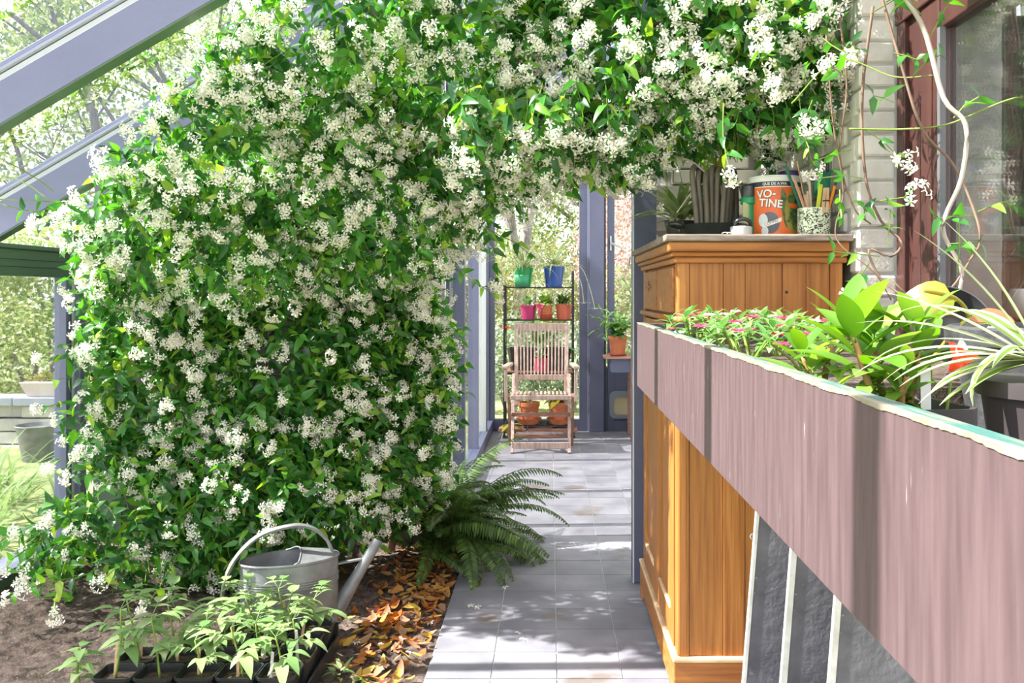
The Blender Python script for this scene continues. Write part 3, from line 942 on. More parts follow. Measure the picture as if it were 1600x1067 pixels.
prof = [(0.97, 0.0), (1.0, 0.006), (1.0, 0.024), (0.985, 0.03), (0.985, 0.2)]
for k in range(4):
    z = 0.205 + k * 0.009
    prof += [(0.985, z), (1.0, z + 0.0045), (0.985, z + 0.009)]
prof += [(0.985, H - 0.008), (1.012, H - 0.005), (1.018, H), (1.0, H + 0.004)]
m = MB()
m.lathe([(A * r, z) for r, z in prof], (WC.x, WC.y, wz), 56, 1, B / A, 0, ROT)
# drop the top cap made by lathe: open mouth
m.f.pop()
m.m.pop()
ob('body', m, M['zinc'], can, smooth=True, angle=0.7)
m = MB().lathe([(A * 0.965, 0.03), (A * 0.965, H)], (WC.x, WC.y, wz), 56, 1, B / A, 0, ROT)
m.f.pop()
m.m.pop()
ob('inside', m, M['zinc_in'], can, smooth=True, angle=0.7)
# half lid, sloping up to the handle end, with curved lip
m = MB()
vs, fs = [], []
N = 24
for i in range(N + 1):
    t = i / N
    v = -1 + 2 * t
    u_edge = math.sqrt(max(0, 1 - v * v))
    ul = 0.12 + 0.14 * (1 - v * v) - 0.05
    ul = min(ul, u_edge)
    for j in range(9):
        s = j / 8
        u = ul + (u_edge - ul) * s
        z = H + 0.002 + 0.03 * (1 - v * v) * (1 - s)
        vs.append(cw(u * A, v * B, z))
for i in range(N):
    for j in range(8):
        a = i * 9 + j
        fs.append((a, a + 1, a + 10, a + 9))
m.add(vs, fs)
lid = ob('half_lid', m, M['zinc'], can, smooth=True)
ob('lid_lip', MB().tube([vs[i * 9] for i in range(N + 1)], 0.003, 6), M['zinc'], lid, smooth=True)
ob('seam', MB().bar(cw(-A * 0.86, -B * 0.55, 0.01), cw(-A * 0.86, -B * 0.55, H - 0.01), 0.006, 0.006), M['zinc'], can)
# handle: flat hoop from the back of the body up and over to the lid
hp = bez([cw(-A * 0.97, 0, 0.06), cw(-A - 0.045, 0, 0.1), cw(-A - 0.062, 0, 0.18), cw(-A - 0.03, 0, 0.3), cw(-A + 0.06, 0, 0.395), cw(0.0, 0, 0.425), cw(0.08, 0, 0.41), cw(0.135, 0, 0.36), cw(0.158, 0, 0.312)], 40)
m = MB()
side = cR @ Vector((0, 1, 0))
vs = []
for i, p in enumerate(hp):
    d = (hp[min(i + 1, len(hp) - 1)] - hp[max(i - 1, 0)]).normalized()
    nn = d.cross(side).normalized()
    for (a, bb) in ((-0.017, -0.003), (-0.013, 0.006), (0.013, 0.006), (0.017, -0.003), (0.012, -0.006), (-0.012, -0.006)):
        vs.append(p + side * a - nn * bb)
fs = []
for i in range(len(hp) - 1):
    for j in range(6):
        fs.append((i * 6 + j, i * 6 + (j + 1) % 6, i * 6 + 6 + (j + 1) % 6, i * 6 + 6 + j))
m.add(vs, fs)
ob('handle', m, M['zinc'], can, smooth=True, angle=0.6)
s0, s1 = cw(A * 0.93, 0, 0.075), cw(A + 0.155, 0, 0.335)
d = (s1 - s0)
m = MB().tube([s0, s0 + d * 0.3, s0 + d * 0.65, s1], [0.032, 0.026, 0.0205, 0.0195], 20, cap=False)
m.tube([s1 - d * 0.04, s1], [0.0175, 0.0175], 20, cap=False)
ob('spout', m, M['zinc'], can, smooth=True, angle=0.7)
ob('spout_brace', MB().bar(cw(A * 0.97, 0, 0.262), cw(A + 0.088, 0, 0.268), 0.018, 0.006), M['zinc'], can)

# ================================================================== FOLDING CHAIR
CH_X, CH_Y = -0.078, 7.3
ch = thing('folding_chair', 'weathered slatted teak folding armchair in front of the plant stand', 'chair', (CH_X, CH_Y, 0))


def cp(x, y, z):
    return (CH_X + x, CH_Y + y, z)


for s in (-1, 1):
    ob('front_leg', MB().bar(cp(s * 0.232, -0.04, 0), cp(s * 0.238, 0.42, 0.6), 0.026, 0.036), M['teak'], ch, bevel=0.003)
    ob('rear_leg', MB().bar(cp(s * 0.262, 0.36, 0), cp(s * 0.262, 0.0, 0.47), 0.024, 0.045), M['teak_red'], ch, bevel=0.003)
    ob('arm_post', MB().bar(cp(s * 0.282, 0.0, 0.42), cp(s * 0.288, 0.0, 0.68), 0.026, 0.04), M['teak'], ch, bevel=0.003)
    ob('arm', MB().bar(cp(s * 0.29, -0.06, 0.7), cp(s * 0.268, 0.45, 0.69), 0.052, 0.024), M['teak'], ch, bevel=0.006)
    ob('back_post', MB().bar(cp(s * 0.212, 0.36, 0.34), cp(s * 0.222, 0.56, 1.02), 0.034, 0.028, (0, 1, 0)), M['teak'], ch, bevel=0.003)
ob('seat_frame', MB().bar(cp(-0.25, -0.02, 0.452), cp(0.25, -0.02, 0.452), 0.03, 0.036).bar(cp(-0.24, 0.0, 0.445), cp(-0.24, 0.4, 0.43), 0.024, 0.03)
   .bar(cp(0.24, 0.0, 0.445), cp(0.24, 0.4, 0.43), 0.024, 0.03), M['teak'], ch, bevel=0.004)
for i in range(13):
    x = -0.2 + 0.4 * i / 12
    ob('seat_slat', MB().bar(cp(x, -0.02, 0.472), cp(x, 0.4, 0.452), 0.02, 0.014), M['teak'], ch)
for i in range(13):
    x = -0.178 + 0.356 * i / 12
    ob('back_slat', MB().bar(cp(x, 0.435, 0.6), cp(x * 1.03, 0.55, 0.985), 0.0135, 0.012, (0, 1, 0)), M['teak'], ch)
ob('top_rail', MB().bar(cp(-0.234, 0.556, 1.0), cp(0.234, 0.556, 1.0), 0.026, 0.072), M['teak'], ch, bevel=0.006)
ob('lower_back_rail', MB().bar(cp(-0.212, 0.43, 0.575), cp(0.212, 0.43, 0.575), 0.024, 0.046), M['teak'], ch, bevel=0.003)
ob('leg_rung', MB().bar(cp(-0.245, 0.16, 0.29), cp(0.245, 0.16, 0.29), 0.024, 0.036), M['teak_red'], ch, bevel=0.003)
ob('front_stretcher', MB().bar(cp(-0.235, -0.02, 0.062), cp(0.235, -0.02, 0.062), 0.02, 0.05), M['teak'], ch, bevel=0.003)
ob('rear_stretcher', MB().bar(cp(-0.26, 0.31, 0.09), cp(0.26, 0.31, 0.09), 0.02, 0.03), M['teak_red'], ch, bevel=0.003)

# ================================================================== PLANT STAND
st = thing('plant_stand', 'tall dark iron plant stand with four shelves against the far window', 'plant stand', (-0.105, 8.18, 0))
SX0, SX1, SY0, SY1 = -0.415, 0.205, 8.05, 8.33
for x, h in ((SX0, 1.37), (SX1, 1.5)):
    for y in (SY0, SY1):
        ob('upright', MB().box(x - 0.008, x + 0.008, y - 0.008, y + 0.008, 0.0, h), M['iron'], st)
        ob('foot', MB().lathe([(0.02, 0), (0.014, 0.02), (0.006, 0.04)], (x, y, 0), 10), M['iron'], st)
for z in (1.352, 1.058, 0.575, 0.112):
    m = MB()
    for y in (SY0, SY1):
        m.box(SX0, SX1, y - 0.006, y + 0.006, z - 0.007, z + 0.004)
    for x in (SX0, SX1):
        m.box(x - 0.005, x + 0.005, SY0, SY1, z - 0.006, z + 0.004)
    for i in range(7):
        y = SY0 + (SY1 - SY0) * (i + 1) / 8
        m.box(SX0, SX1, y - 0.003, y + 0.003, z - 0.002, z + 0.003)
    for i in range(9):
        x = SX0 + (SX1 - SX0) * (i + 1) / 10
        m.box(x - 0.002, x + 0.002, SY0, SY1, z - 0.002, z + 0.002)
    ob('shelf', m, M['iron'], st)
ob('shelf_board', MB().box(SX0 + 0.0, SX1 - 0.0, SY0 - 0.02, SY1, 0.585, 0.6), M['teak_red'], st, bevel=0.002)
for i, (x0, x1) in enumerate(((SX0 - 0.05, SX0 + 0.2), (SX0 + 0.21, SX1 + 0.04))):
    ob('foot_board', MB().box(x0, x1, SY0 - 0.02 + 0.01 * i, SY0 + 0.12, 0.055, 0.085), M['teak_red'], st, bevel=0.004)


# ================================================================== POTS AND PLANTS
def pot_body(name, t, c, rt, rb, h, m, rim=0.0, n=28):
    x, y, z = c
    pr = [(rb, 0), (rt * 0.985 if not rim else rt * 0.93, h - (rim or 0.004))]
    if rim:
        pr += [(rt, h - rim), (rt, h)]
    else:
        pr += [(rt, h)]
    pr += [(rt * 0.92, h), (rt * 0.88, h - 0.02), (rt * 0.88, h - 0.021)]
    mm = MB().lathe(pr, (x, y, z), n)
    mm.f.pop()
    mm.m.pop()
    b = ob(name, mm, m, t, smooth=True, angle=0.6)
    ob('soil', MB().lathe([(rt * 0.89, 0), (0.0, 0.004)], (x, y, z + h - 0.018), 16), M['potsoil'], t)
    return b


def rosette(t, c, n, l0, l1, wd, m, up=(0.2, 1.0), droop=0.5, name='leaf', spread=0.0, seed=0, r0=0.0):
    rr = random.Random(seed)
    for i in range(n):
        a = i * 2.39996 + rr.uniform(-.3, .3)
        e = rr.uniform(*up)
        d = Vector((math.cos(a) * math.cos(e), math.sin(a) * math.cos(e), math.sin(e)))
        p = Vector(c) + Vector((math.cos(a), math.sin(a), 0)) * rr.uniform(r0, r0 + spread) + Vector((0, 0, rr.uniform(0, spread)))
        L = rr.uniform(l0, l1)
        ob(name, MB().leaf(p, d, (0, 0, 1), L, L * wd, droop * rr.uniform(.6, 1.4), 0.2, 5), m, t, smooth=True)


def blade_mb(p, d, L, wd, droop, segs=9, split=True, twist=0):
    """long strap leaf: green middle (slot 0), cream margins (slot 1)"""
    p = Vector(p)
    d = Vector(d).normalized()
    h = Vector((d.x, d.y, 0))
    h = h.normalized() if h.length > 1e-4 else Vector((1, 0, 0))
    s = Vector((-h.y, h.x, 0))
    vs, fs, ms = [], [], []
    cur = p.copy()
    e = math.asin(max(-1, min(1, d.z)))
    for i in range(segs + 1):
        t = i / segs
        wv = wd * 0.5 * min(1, 0.45 + 2.2 * t) * (1 - t ** 2.6) + 0.0004
        dirv = h * math.cos(e) + Vector((0, 0, math.sin(e)))
        up = s.cross(dirv) * -1
        for q in (-1, -0.5, 0.5, 1):
            vs.append(cur + s * wv * q + up * (-0.35 * wv * (1 - abs(q))))
        cur = cur + dirv * (L / segs)
        e -= droop / segs * (0.6 + 0.8 * t)
    m = MB()
    for i in range(segs):
        for j in range(3):
            m.f.append((i * 4 + j, i * 4 + j + 1, i * 4 + j + 5, i * 4 + j + 4))
            m.m.append(0 if j == 1 else 1)
    m.v = [tuple(v) for v in vs]
    return m


def spider(t, c, n, l0, l1, wd, seed, e=(0.3, 1.4), droop=(1.2, 2.2)):
    rr = random.Random(seed)
    for i in range(n):
        a = i * 2.39996 + rr.uniform(-.3, .3)
        el = rr.uniform(*e)
        d = (math.cos(a) * math.cos(el), math.sin(a) * math.cos(el), math.sin(el))
        ob('leaf', blade_mb(c, d, rr.uniform(l0, l1), wd, rr.uniform(*droop)), [M['spider_g'], M['spider_w']], t, smooth=True)


# top shelf
zt = 1.357
t = thing('potted_spider_plant', 'spider plant in a green glazed pot on the top shelf of the iron stand', 'potted plant', (-0.245, 8.16, zt))
b = pot_body('pot', t, (-0.245, 8.16, zt), 0.088, 0.066, 0.175, M['greenpot'])
m = MB()
for i in range(13):
    a = math.radians(-165 + i * 9)
    m.tube([(-0.245 + 0.067 * math.cos(a), 8.16 + 0.067 * math.sin(a), zt + 0.003), (-0.245 + 0.08 * math.cos(a), 8.16 + 0.08 * math.sin(a), zt + 0.11)], 0.0085, 6)
ob('ribbed_glaze', m, M['greenpot2'], b, smooth=True, label='pale green ribbed glaze')
spider(t, (-0.245, 8.16, zt + 0.16), 44, 0.26, 0.46, 0.024, 3)
t = thing('potted_spider_plant', 'spider plant in a cobalt blue pot on the top shelf of the iron stand', 'potted plant', (0.03, 8.16, zt))
pot_body('pot', t, (0.03, 8.16, zt), 0.098, 0.074, 0.185, M['bluepot'])
spider(t, (0.03, 8.16, zt + 0.17), 40, 0.2, 0.36, 0.02, 5)
for q in range(2):   # runners with plantlets
    rp_ = bez([(0.09 + 0.03 * q, 8.12, zt + 0.17), (0.18 + 0.09 * q, 8.07, zt + 0.2 - 0.02 * q), (0.27 + 0.08 * q, 8.04, zt + 0.05 - 0.05 * q), (0.3 + 0.1 * q, 8.02, zt - 0.15 - 0.05 * q)], 12)
    rn = ob('runner', MB().tube(rp_, 0.003, 5), M['spider_w'], t)
    for i in range(7):
        a = i * 0.9
        ob('plantlet_leaf', blade_mb(rp_[-1], (math.cos(a), math.sin(a), 0.3), 0.1, 0.009, 1.0, 5), [M['spider_g'], M['spider_w']], rn)
# second shelf
zt = 1.062
t = thing('potted_plant', 'small leafy plant in a magenta pot on the second shelf', 'potted plant', (-0.2, 8.14, zt))
pot_body('pot', t, (-0.2, 8.14, zt), 0.079, 0.055, 0.128, M['magenta'], 0.012)
rosette(t, (-0.2, 8.14, zt + 0.13), 26, 0.05, 0.1, 0.45, M['catha'], (0.3, 1.4), 0.5, spread=0.03, seed=2)
t = thing('potted_plant', 'light green plant in a terracotta pot tied with a pink bow', 'potted plant', (-0.04, 8.12, zt))
pot_body('pot', t, (-0.04, 8.12, zt + 0.0), 0.06, 0.044, 0.125, M['terra'], 0.022)
ob('pot_saucer', MB().lathe([(0.05, 0), (0.062, 0.05), (0.066, 0.055), (0.062, 0.06)], (-0.04, 8.12, zt), 24), M['terra_red'], t, smooth=True)
m = MB()
for a in (-0.8, 0.2, 1.1, 2.4):
    m.leaf((-0.098, 8.07, zt + 0.11), (math.cos(a) * 0.6 - 0.3, -0.3, math.sin(a)), (0, -1, 0.2), 0.05, 0.035, 0.3)
for q in (-0.01, 0.012):
    m.leaf((-0.098, 8.066, zt + 0.1), (q * 6, -0.1, -1), (0, -1, 0), 0.09, 0.02, 0.1)
ob('bow', m, M['pink'], t, label='pink ribbon bow')
rosette(t, (-0.04, 8.12, zt + 0.13), 24, 0.07, 0.13, 0.5, M['imp'], (0.3, 1.4), 0.5, spread=0.03, seed=4)
t = thing('potted_plant', 'dark green bushy plant in a red orange pot on the second shelf', 'potted plant', (0.12, 8.14, zt))
pot_body('pot', t, (0.12, 8.14, zt), 0.079, 0.06, 0.135, M['terra_red'], 0.01)
rosette(t, (0.12, 8.14, zt + 0.13), 40, 0.05, 0.11, 0.4, M['fern'], (0.2, 1.5), 0.4, spread=0.05, seed=6)
# third shelf
zt = 0.6
t = thing('planter_trough', 'dark square trough of leafy plants behind the slatted chair back', 'planter', (-0.1, 8.2, zt))
ob('trough', MB().sqlathe([(0.1, 0), (0.13, 0.2), (0.122, 0.2), (0.115, 0.18)], (-0.26, 8.2, zt)).sqlathe([(0.1, 0), (0.13, 0.2), (0.122, 0.2), (0.115, 0.18)], (0.06, 8.2, zt)), M['plastic2'], t)
rosette(t, (-0.1, 8.18, zt + 0.2), 46, 0.12, 0.26, 0.3, M['catha'], (0.3, 1.5), 0.7, spread=0.16, seed=8)
t = thing('potted_plant', 'pink painted pot showing between the slats of the chair', 'potted plant', (-0.08, 8.07, zt))
pot_body('pot', t, (-0.08, 8.07, zt), 0.075, 0.055, 0.12, M['pink'])
rosette(t, (-0.08, 8.07, zt + 0.12), 16, 0.06, 0.12, 0.4, M['seed'], (0.3, 1.4), 0.5, spread=0.03, seed=9)
t = thing('red_flower', 'scarlet flowering stem beside the iron stand upright', 'flower', (-0.42, 8.22, zt))
ob('stem', MB().tube([(-0.42, 8.22, zt), (-0.42, 8.2, 0.8), (-0.395, 8.18, 0.98)], 0.004, 5), M['greenstem'], t)
for a in range(6):
    ob('petal', MB().leaf((-0.395, 8.18, 0.98), (math.cos(a), math.sin(a) * 0.6 - 0.3, 0.4), (0, 0, 1), 0.07, 0.04, 0.6), M['redfl'], t)
for a in range(5):
    ob('leaf', MB().leaf((-0.42, 8.21, 0.7 + 0.04 * a), (math.cos(a * 2.2), math.sin(a * 2.2) * 0.7, 0.4), (0, 0, 1), 0.1, 0.03, 0.6), M['seed'], t)
# lowest shelf
zt = 0.118
for lab, x, sd, mm in (('leafless twiggy plant in a terracotta pot and saucer under the chair seat', -0.195, 11, 'spider_w'), ('yellow leaved plant in a terracotta pot and saucer under the chair seat', 0.08, 12, 'yellowleaf')):
    t = thing('potted_plant', lab, 'potted plant', (x, 8.12, zt))
    ob('saucer', MB().lathe([(0.085, 0), (0.115, 0.05), (0.12, 0.052), (0.112, 0.048), (0.08, 0.01)], (x, 8.12, zt), 28), M['terra'], t, smooth=True, angle=0.6)
    pot_body('pot', t, (x, 8.12, zt + 0.012), 0.1, 0.07, 0.185, M['terra'], 0.035)
    if mm == 'yellowleaf':
        rosette(t, (x, 8.12, zt + 0.19), 14, 0.1, 0.18, 0.5, M['yellowleaf'], (0.1, 1.2), 0.8, spread=0.03, seed=sd)
    else:
        rr = random.Random(4)
        for i in range(10):
            a = rr.uniform(0, 6.28)
            pp = bez([(x, 8.12, zt + 0.19), (x + 0.08 * math.cos(a), 8.12 + 0.08 * math.sin(a), zt + 0.25), (x + 0.17 * math.cos(a), 8.12 + 0.12 * math.sin(a), zt + rr.uniform(.2, .34))], 8)
            ob('stem', MB().tube(pp, 0.004, 5), M['spider_w'], t)
t = thing('trailing_plant', 'yellow green trailing leaves hanging from the lowest stand shelf', 'plant', (-0.37, 8.0, 0.1))
ob('stem', MB().tube(bez([(-0.3, 8.05, 0.2), (-0.37, 8.0, 0.2), (-0.36, 7.98, 0.06)], 8), 0.004, 5), M['greenstem'], t)
rosette(t, (-0.36, 7.99, 0.1), 9, 0.09, 0.15, 0.42, M['yellowleaf'], (-0.9, 0.9), 0.6, spread=0.03, seed=14)

# side table with pot by the door
t = thing('side_table', 'small reddish side table with a dark drawer in front of the door', 'table', (0.66, 8.0, 0))
ob('table_top', MB().box(0.475, 0.85, 7.85, 8.2, 0.722, 0.742), M['teak_red'], t, bevel=0.003)
ob('drawer_box', MB().box(0.535, 0.82, 7.88, 8.18, 0.6, 0.722), M['frame_dark'], t, bevel=0.003)
for x in (0.72, 0.83):
    for y in (7.88, 8.17):
        ob('leg', MB().box(x - 0.015, x + 0.015, y - 0.015, y + 0.015, 0, 0.722), M['teak_red'], t)
t = thing('potted_plant', 'bushy small leaved plant in a terracotta pot on the side table', 'potted plant', (0.6, 7.98, 0.742))
ob('saucer', MB().lathe([(0.06, 0), (0.09, 0.022), (0.084, 0.02), (0.055, 0.008)], (0.6, 7.98, 0.742), 24), M['terra_red'], t, smooth=True)
pot_body('pot', t, (0.6, 7.98, 0.748), 0.085, 0.06, 0.17, M['terra'], 0.03)
rr = random.Random(21)
for i in range(18):
    a = rr.uniform(0, 6.28)
    L = rr.uniform(0.2, 0.42)
    tip = Vector((0.6 + 0.3 * math.cos(a) * rr.uniform(.3, 1), 7.98 + 0.2 * math.sin(a), 0.92 + L * rr.uniform(-0.3, 0.95)))
    pp = bez([(0.6, 7.98, 0.9), (0.6 + 0.4 * (tip.x - 0.6), 7.98 + 0.4 * (tip.y - 7.98), 1.02), tip], 8)
    sm = ob('stem', MB().tube(pp, 0.004, 5), M['greenstem'], t)
    for k in range(9):
        q = pp[min(len(pp) - 1, 1 + k % (len(pp) - 1))]
        aa = k * 2.4 + i
        ob('leaf', MB().leaf(q, (math.cos(aa), math.sin(aa), rr.uniform(-.2, .8)), (0, 0, 1), rr.uniform(.07, .11), 0.055, 0.4, 0.2, 4), M['catha'], sm)

# ================================================================== THINGS ON THE CUPBOARD
# pan with two ears
px, py = 0.585, 3.16
t = thing('frying_pan', 'dark round two handled pan on top of the pine cupboard', 'pan', (px, py, ZT))
mm = MB().lathe([(0.09, 0), (0.108, 0.006), (0.126, 0.052), (0.13, 0.055), (0.126, 0.055), (0.106, 0.012), (0.0, 0.008)], (px, py, ZT), 40)
ob('bowl', mm, M['pan'], t, smooth=True, angle=0.7)
for s in (-1, 1):
    hp = bez([(px + s * 0.118, py - 0.03, ZT + 0.05), (px + s * 0.15, py - 0.034, ZT + 0.058), (px + s * 0.168, py, ZT + 0.06), (px + s * 0.15, py + 0.034, ZT + 0.058), (px + s * 0.118, py + 0.03, ZT + 0.05)], 16)
    ob('handle', MB().tube(hp, 0.0085, 8), M['plastic'], t, smooth=True)
# hose folded into upright loops
t = thing('garden_hose', 'grey brown rubber hose folded in upright loops standing in the pan', 'hose', (px, py, ZT + 0.01))
for i in range(7):
    x = px - 0.092 + i * 0.022 + 0.004 * math.sin(i * 3.1)
    yo = 0.012 * math.sin(i * 2.3)
    top = ZT + 0.25 + 0.012 * math.cos(i * 1.9)
    lean = (i - 3) * 0.004
    pts = [(x - lean * 1.5, py - 0.05 + yo, ZT + 0.014), (x - lean, py - 0.055 + yo, ZT + 0.1), (x, py - 0.047 + yo, top - 0.04), (x + 0.01, py - 0.02 + yo, top - 0.004), (x + 0.03, py + 0.015 + yo, top - 0.008), (x + 0.04, py + 0.04 + yo, top - 0.055), (x + 0.042, py + 0.05, ZT + 0.1), (x + 0.036, py + 0.045, ZT + 0.014)]
    ob('hose_loop', MB().tube(bez(pts, 28), 0.0098, 10), M['hose'], t, smooth=True)
ob('hose_tail', MB().tube(bez([(px + 0.075, py - 0.04, ZT + 0.2), (px + 0.1, py - 0.035, ZT + 0.12), (px + 0.108, py - 0.03, ZT + 0.07)], 12), 0.009, 8), M['hose'], t, smooth=True)
# grey pot with dark ring handle
t = thing('small_jar', 'small pale grey jar with a black ring handle beside the pan', 'jar', (0.625, 2.98, ZT))
mm = MB().lathe([(0.033, 0), (0.036, 0.003), (0.036, 0.034), (0.032, 0.036), (0.03, 0.03), (0.0, 0.028)], (0.63, 2.96, ZT), 24)
ob('jar_body', mm, M['concrete'], t, smooth=True, angle=0.6)
hp = bez([(0.605, 2.95, ZT + 0.034), (0.612, 2.94, ZT + 0.052), (0.632, 2.937, ZT + 0.06), (0.653, 2.94, ZT + 0.052), (0.66, 2.95, ZT + 0.036)], 14)
ob('ring_handle', MB().tube(hp, 0.007, 8), M['plastic'], t, smooth=True)
ob('contents', MB().lathe([(0.031, 0), (0.02, 0.014), (0.0, 0.018)], (0.63, 2.96, ZT + 0.03), 10), M['potsoil'], t)
# green tube with black cap
gx, gy = 0.672, 3.03
t = thing('green_flask', 'emerald plastic tube with black cap between hose and tin', 'flask', (gx, gy, ZT))
ob('tube', MB().lathe([(0.02, 0), (0.022, 0.002), (0.022, 0.125), (0.02, 0.127)], (gx, gy, ZT), 20), M['gplastic'], t, smooth=True, angle=0.6)
ob('clear_side', MB().box(gx - 0.026, gx - 0.004, gy - 0.024, gy - 0.016, ZT + 0.03, ZT + 0.122), M['olive'], t, bevel=0.004)
ob('collar', MB().lathe([(0.026, 0), (0.029, 0.004), (0.029, 0.022), (0.026, 0.026)], (gx, gy, ZT + 0.115), 20), M['gplastic'], t, smooth=True, angle=0.6)
ob('cap', MB().lathe([(0.026, 0), (0.027, 0.003), (0.026, 0.036), (0.022, 0.04)], (gx, gy, ZT + 0.141), 20), M['plastic'], t, smooth=True, angle=0.6)

# printed tin
TX, TY, TR, TH = 0.762, 3.05, 0.087, 0.208
t = thing('printed_tin', 'large round tin with orange label and white letters on the cupboard', 'tin', (TX, TY, ZT))


def cyl(a, z, r=TR, eps=0.0006):
    return (TX + (r + eps) * math.sin(a), TY - (r + eps) * math.cos(a), ZT + z)


ob('tin_body', MB().lathe([(TR - 0.002, 0), (TR, 0.002), (TR, TH - 0.006), (TR - 0.002, TH)], (TX, TY, ZT), 64), M['tinwhite'], t, smooth=True, angle=0.6)
ob('tin_rim', MB().lathe([(TR, 0), (TR + 0.002, 0.003), (TR, 0.006)], (TX, TY, ZT + TH - 0.006), 64).lathe([(TR, 0), (TR + 0.002, 0.003), (TR, 0.006)], (TX, TY, ZT), 64), M['tinwhite'], t, smooth=True)


def band(z0, z1, a0=-1.6, a1=1.6, n=48, eps=0.0005, slope=0.0):
    m = MB()
    for i in range(n + 1):
        a = a0 + (a1 - a0) * i / n
        m.v += [cyl(a, z0, eps=eps), cyl(a, z1, eps=eps)]
    for i in range(n):
        m.f.append((2 * i, 2 * i + 2, 2 * i + 3, 2 * i + 1))
        m.m.append(0)
    return m


def blob(ca, cz, ra, rz, eps, rot=0, n=28, wob=0, seed=0):
    """ellipse wrapped round the tin (angles in arc length metres)"""
    rr = random.Random(seed)
    m = MB()
    m.v.append(cyl(ca / TR, cz, eps=eps))
    for k in range(1, 5):
        for i in range(n):
            a = 2 * math.pi * i / n
            w_ = 1 + wob * math.sin(a * 5 + seed) + (wob * rr.uniform(-1, 1) if k == 4 else 0)
            x, z = ra * math.cos(a) * k / 4 * w_, rz * math.sin(a) * k / 4 * w_
            x, z = x * math.cos(rot) - z * math.sin(rot), x * math.sin(rot) + z * math.cos(rot)
            m.v.append(cyl((ca + x) / TR, cz + z, eps=eps))
    for i in range(n):
        m.f.append((0, 1 + i, 1 + (i + 1) % n))
        m.m.append(0)
        for k in range(3):
            a, b_ = 1 + k * n, 1 + (k + 1) * n
            m.f.append((a + i, b_ + i, b_ + (i + 1) % n, a + (i + 1) % n))
            m.m.append(0)
    return m


lab = ob('orange_label', band(0.012, 0.168), M['orange'], t, label='orange printed label')
ob('bottom_band', band(0.004, 0.011), M['tindark'], t)
ob('red_foot', band(0.012, 0.03, 0.75, 1.6), M['tinred'], lab)
ob('dark_band', band(0.171, 0.187), M['tindark'], t, label='black band with small white letters')
ob('olive_panel', blob(0.047, 0.088, 0.034, 0.072, 0.001), M['tinolive'], lab)
ob('vine_outline', blob(0.014, 0.098, 0.012, 0.066, 0.0008, 0.12), M['tinbush'], lab)
ob('bush_print', blob(0.05, 0.068, 0.024, 0.032, 0.0016, 0, 40, 0.22, 3), M['tinbush'], lab)
ob('green_arch', blob(0.047, 0.128, 0.026, 0.016, 0.0016, 0, 28, 0.05, 1), M['tinbush'], lab)
ob('orange_inset', blob(0.046, 0.106, 0.02, 0.008, 0.0019), M['orange'], lab)
ob('grey_roundel', blob(-0.034, 0.05, 0.03, 0.036, 0.001, 0.2), M['tingrey'], lab)
ob('pale_oval', blob(-0.058, 0.058, 0.016, 0.022, 0.0014), M['tinblue'], lab)
ob('pale_oval', blob(-0.052, 0.022, 0.012, 0.016, 0.0014), M['tinblue'], lab)
bn = MB()
for i in range(21):
    s_ = -0.06 + 0.062 * i / 20
    z_ = 0.034 + 0.02 * (i / 20) ** 1.3
    bn.v += [cyl(s_ / TR, z_, eps=0.0018), cyl(s_ / TR, z_ + 0.013, eps=0.0018)]
for i in range(20):
    bn.f.append((2 * i, 2 * i + 2, 2 * i + 3, 2 * i + 1))
    bn.m.append(0)
ob('banner', bn, M['tinwhite'], lab)


def lettering(txt, size, ca, cz, eps, m, par, name='lettering', bold=0.0, rot=0.0, shear=0.0):
    cu = bpy.data.curves.new('txt', 'FONT')
    cu.body = txt
    cu.size = size
    cu.offset = bold
    cu.align_x = 'CENTER'
    cu.resolution_u = 4
    o = bpy.data.objects.new('txt', cu)
    COL.objects.link(o)
    dg = bpy.context.evaluated_depsgraph_get()
    me0 = o.evaluated_get(dg).to_mesh()
    v = [tuple(x.co) for x in me0.vertices]
    f = [tuple(p.vertices) for p in me0.polygons]
    o.to_mesh_clear()
    bpy.data.objects.remove(o)
    mb = MB()
    c_, s_ = math.cos(rot), math.sin(rot)
    mb.add([cyl((ca + x * c_ - y * s_) / TR, cz + x * s_ + y * c_, eps=eps) for x, y, z in v], f)
    return ob(name, mb, m, par)


for dx_, mm_, ep in ((0.0016, 'tindark', 0.002), (0, 'tinwhite', 0.0026)):
    lettering('VO-', 0.036, -0.047 + dx_, 0.134 - dx_, ep, M[mm_], lab, bold=0.0007, rot=0.06)
    lettering('TINE', 0.036, -0.034 + dx_, 0.102 - dx_, ep, M[mm_], lab, bold=0.0007, rot=-0.1)
lettering('QUE DE A.WA', 0.0125, -0.02, 0.1748, 0.0012, M['tinwhite'], t, bold=0.0002)
lettering('COMPRI', 0.0125, -0.03, 0.0455, 0.0024, M['tingrey'], lab, rot=0.3)

# cup with sticks, brushes and pens
KX, KY, KR, KH = 0.862, 2.93, 0.0525, 0.092
t = thing('pen_cup', 'cream cup with black floral pattern at the wall end of the cupboard', 'cup', (KX, KY, ZT))
mm = MB().lathe([(KR - 0.003, 0), (KR, 0.003), (KR, KH), (KR - 0.003, KH + 0.001), (KR - 0.004, KH - 0.004), (KR - 0.004, 0.006), (0, 0.005)], (KX, KY, ZT), 40)
ob('cup_body', mm, M['cup'], t, smooth=True, angle=0.6)
# black scrolls: curved petals wrapped on the cup
fm = MB()
rr = random.Random(5)


def kc(s, z, eps=0.0006):
    a = s / KR
    return (KX + (KR + eps) * math.sin(a), KY - (KR + eps) * math.cos(a), ZT + z)


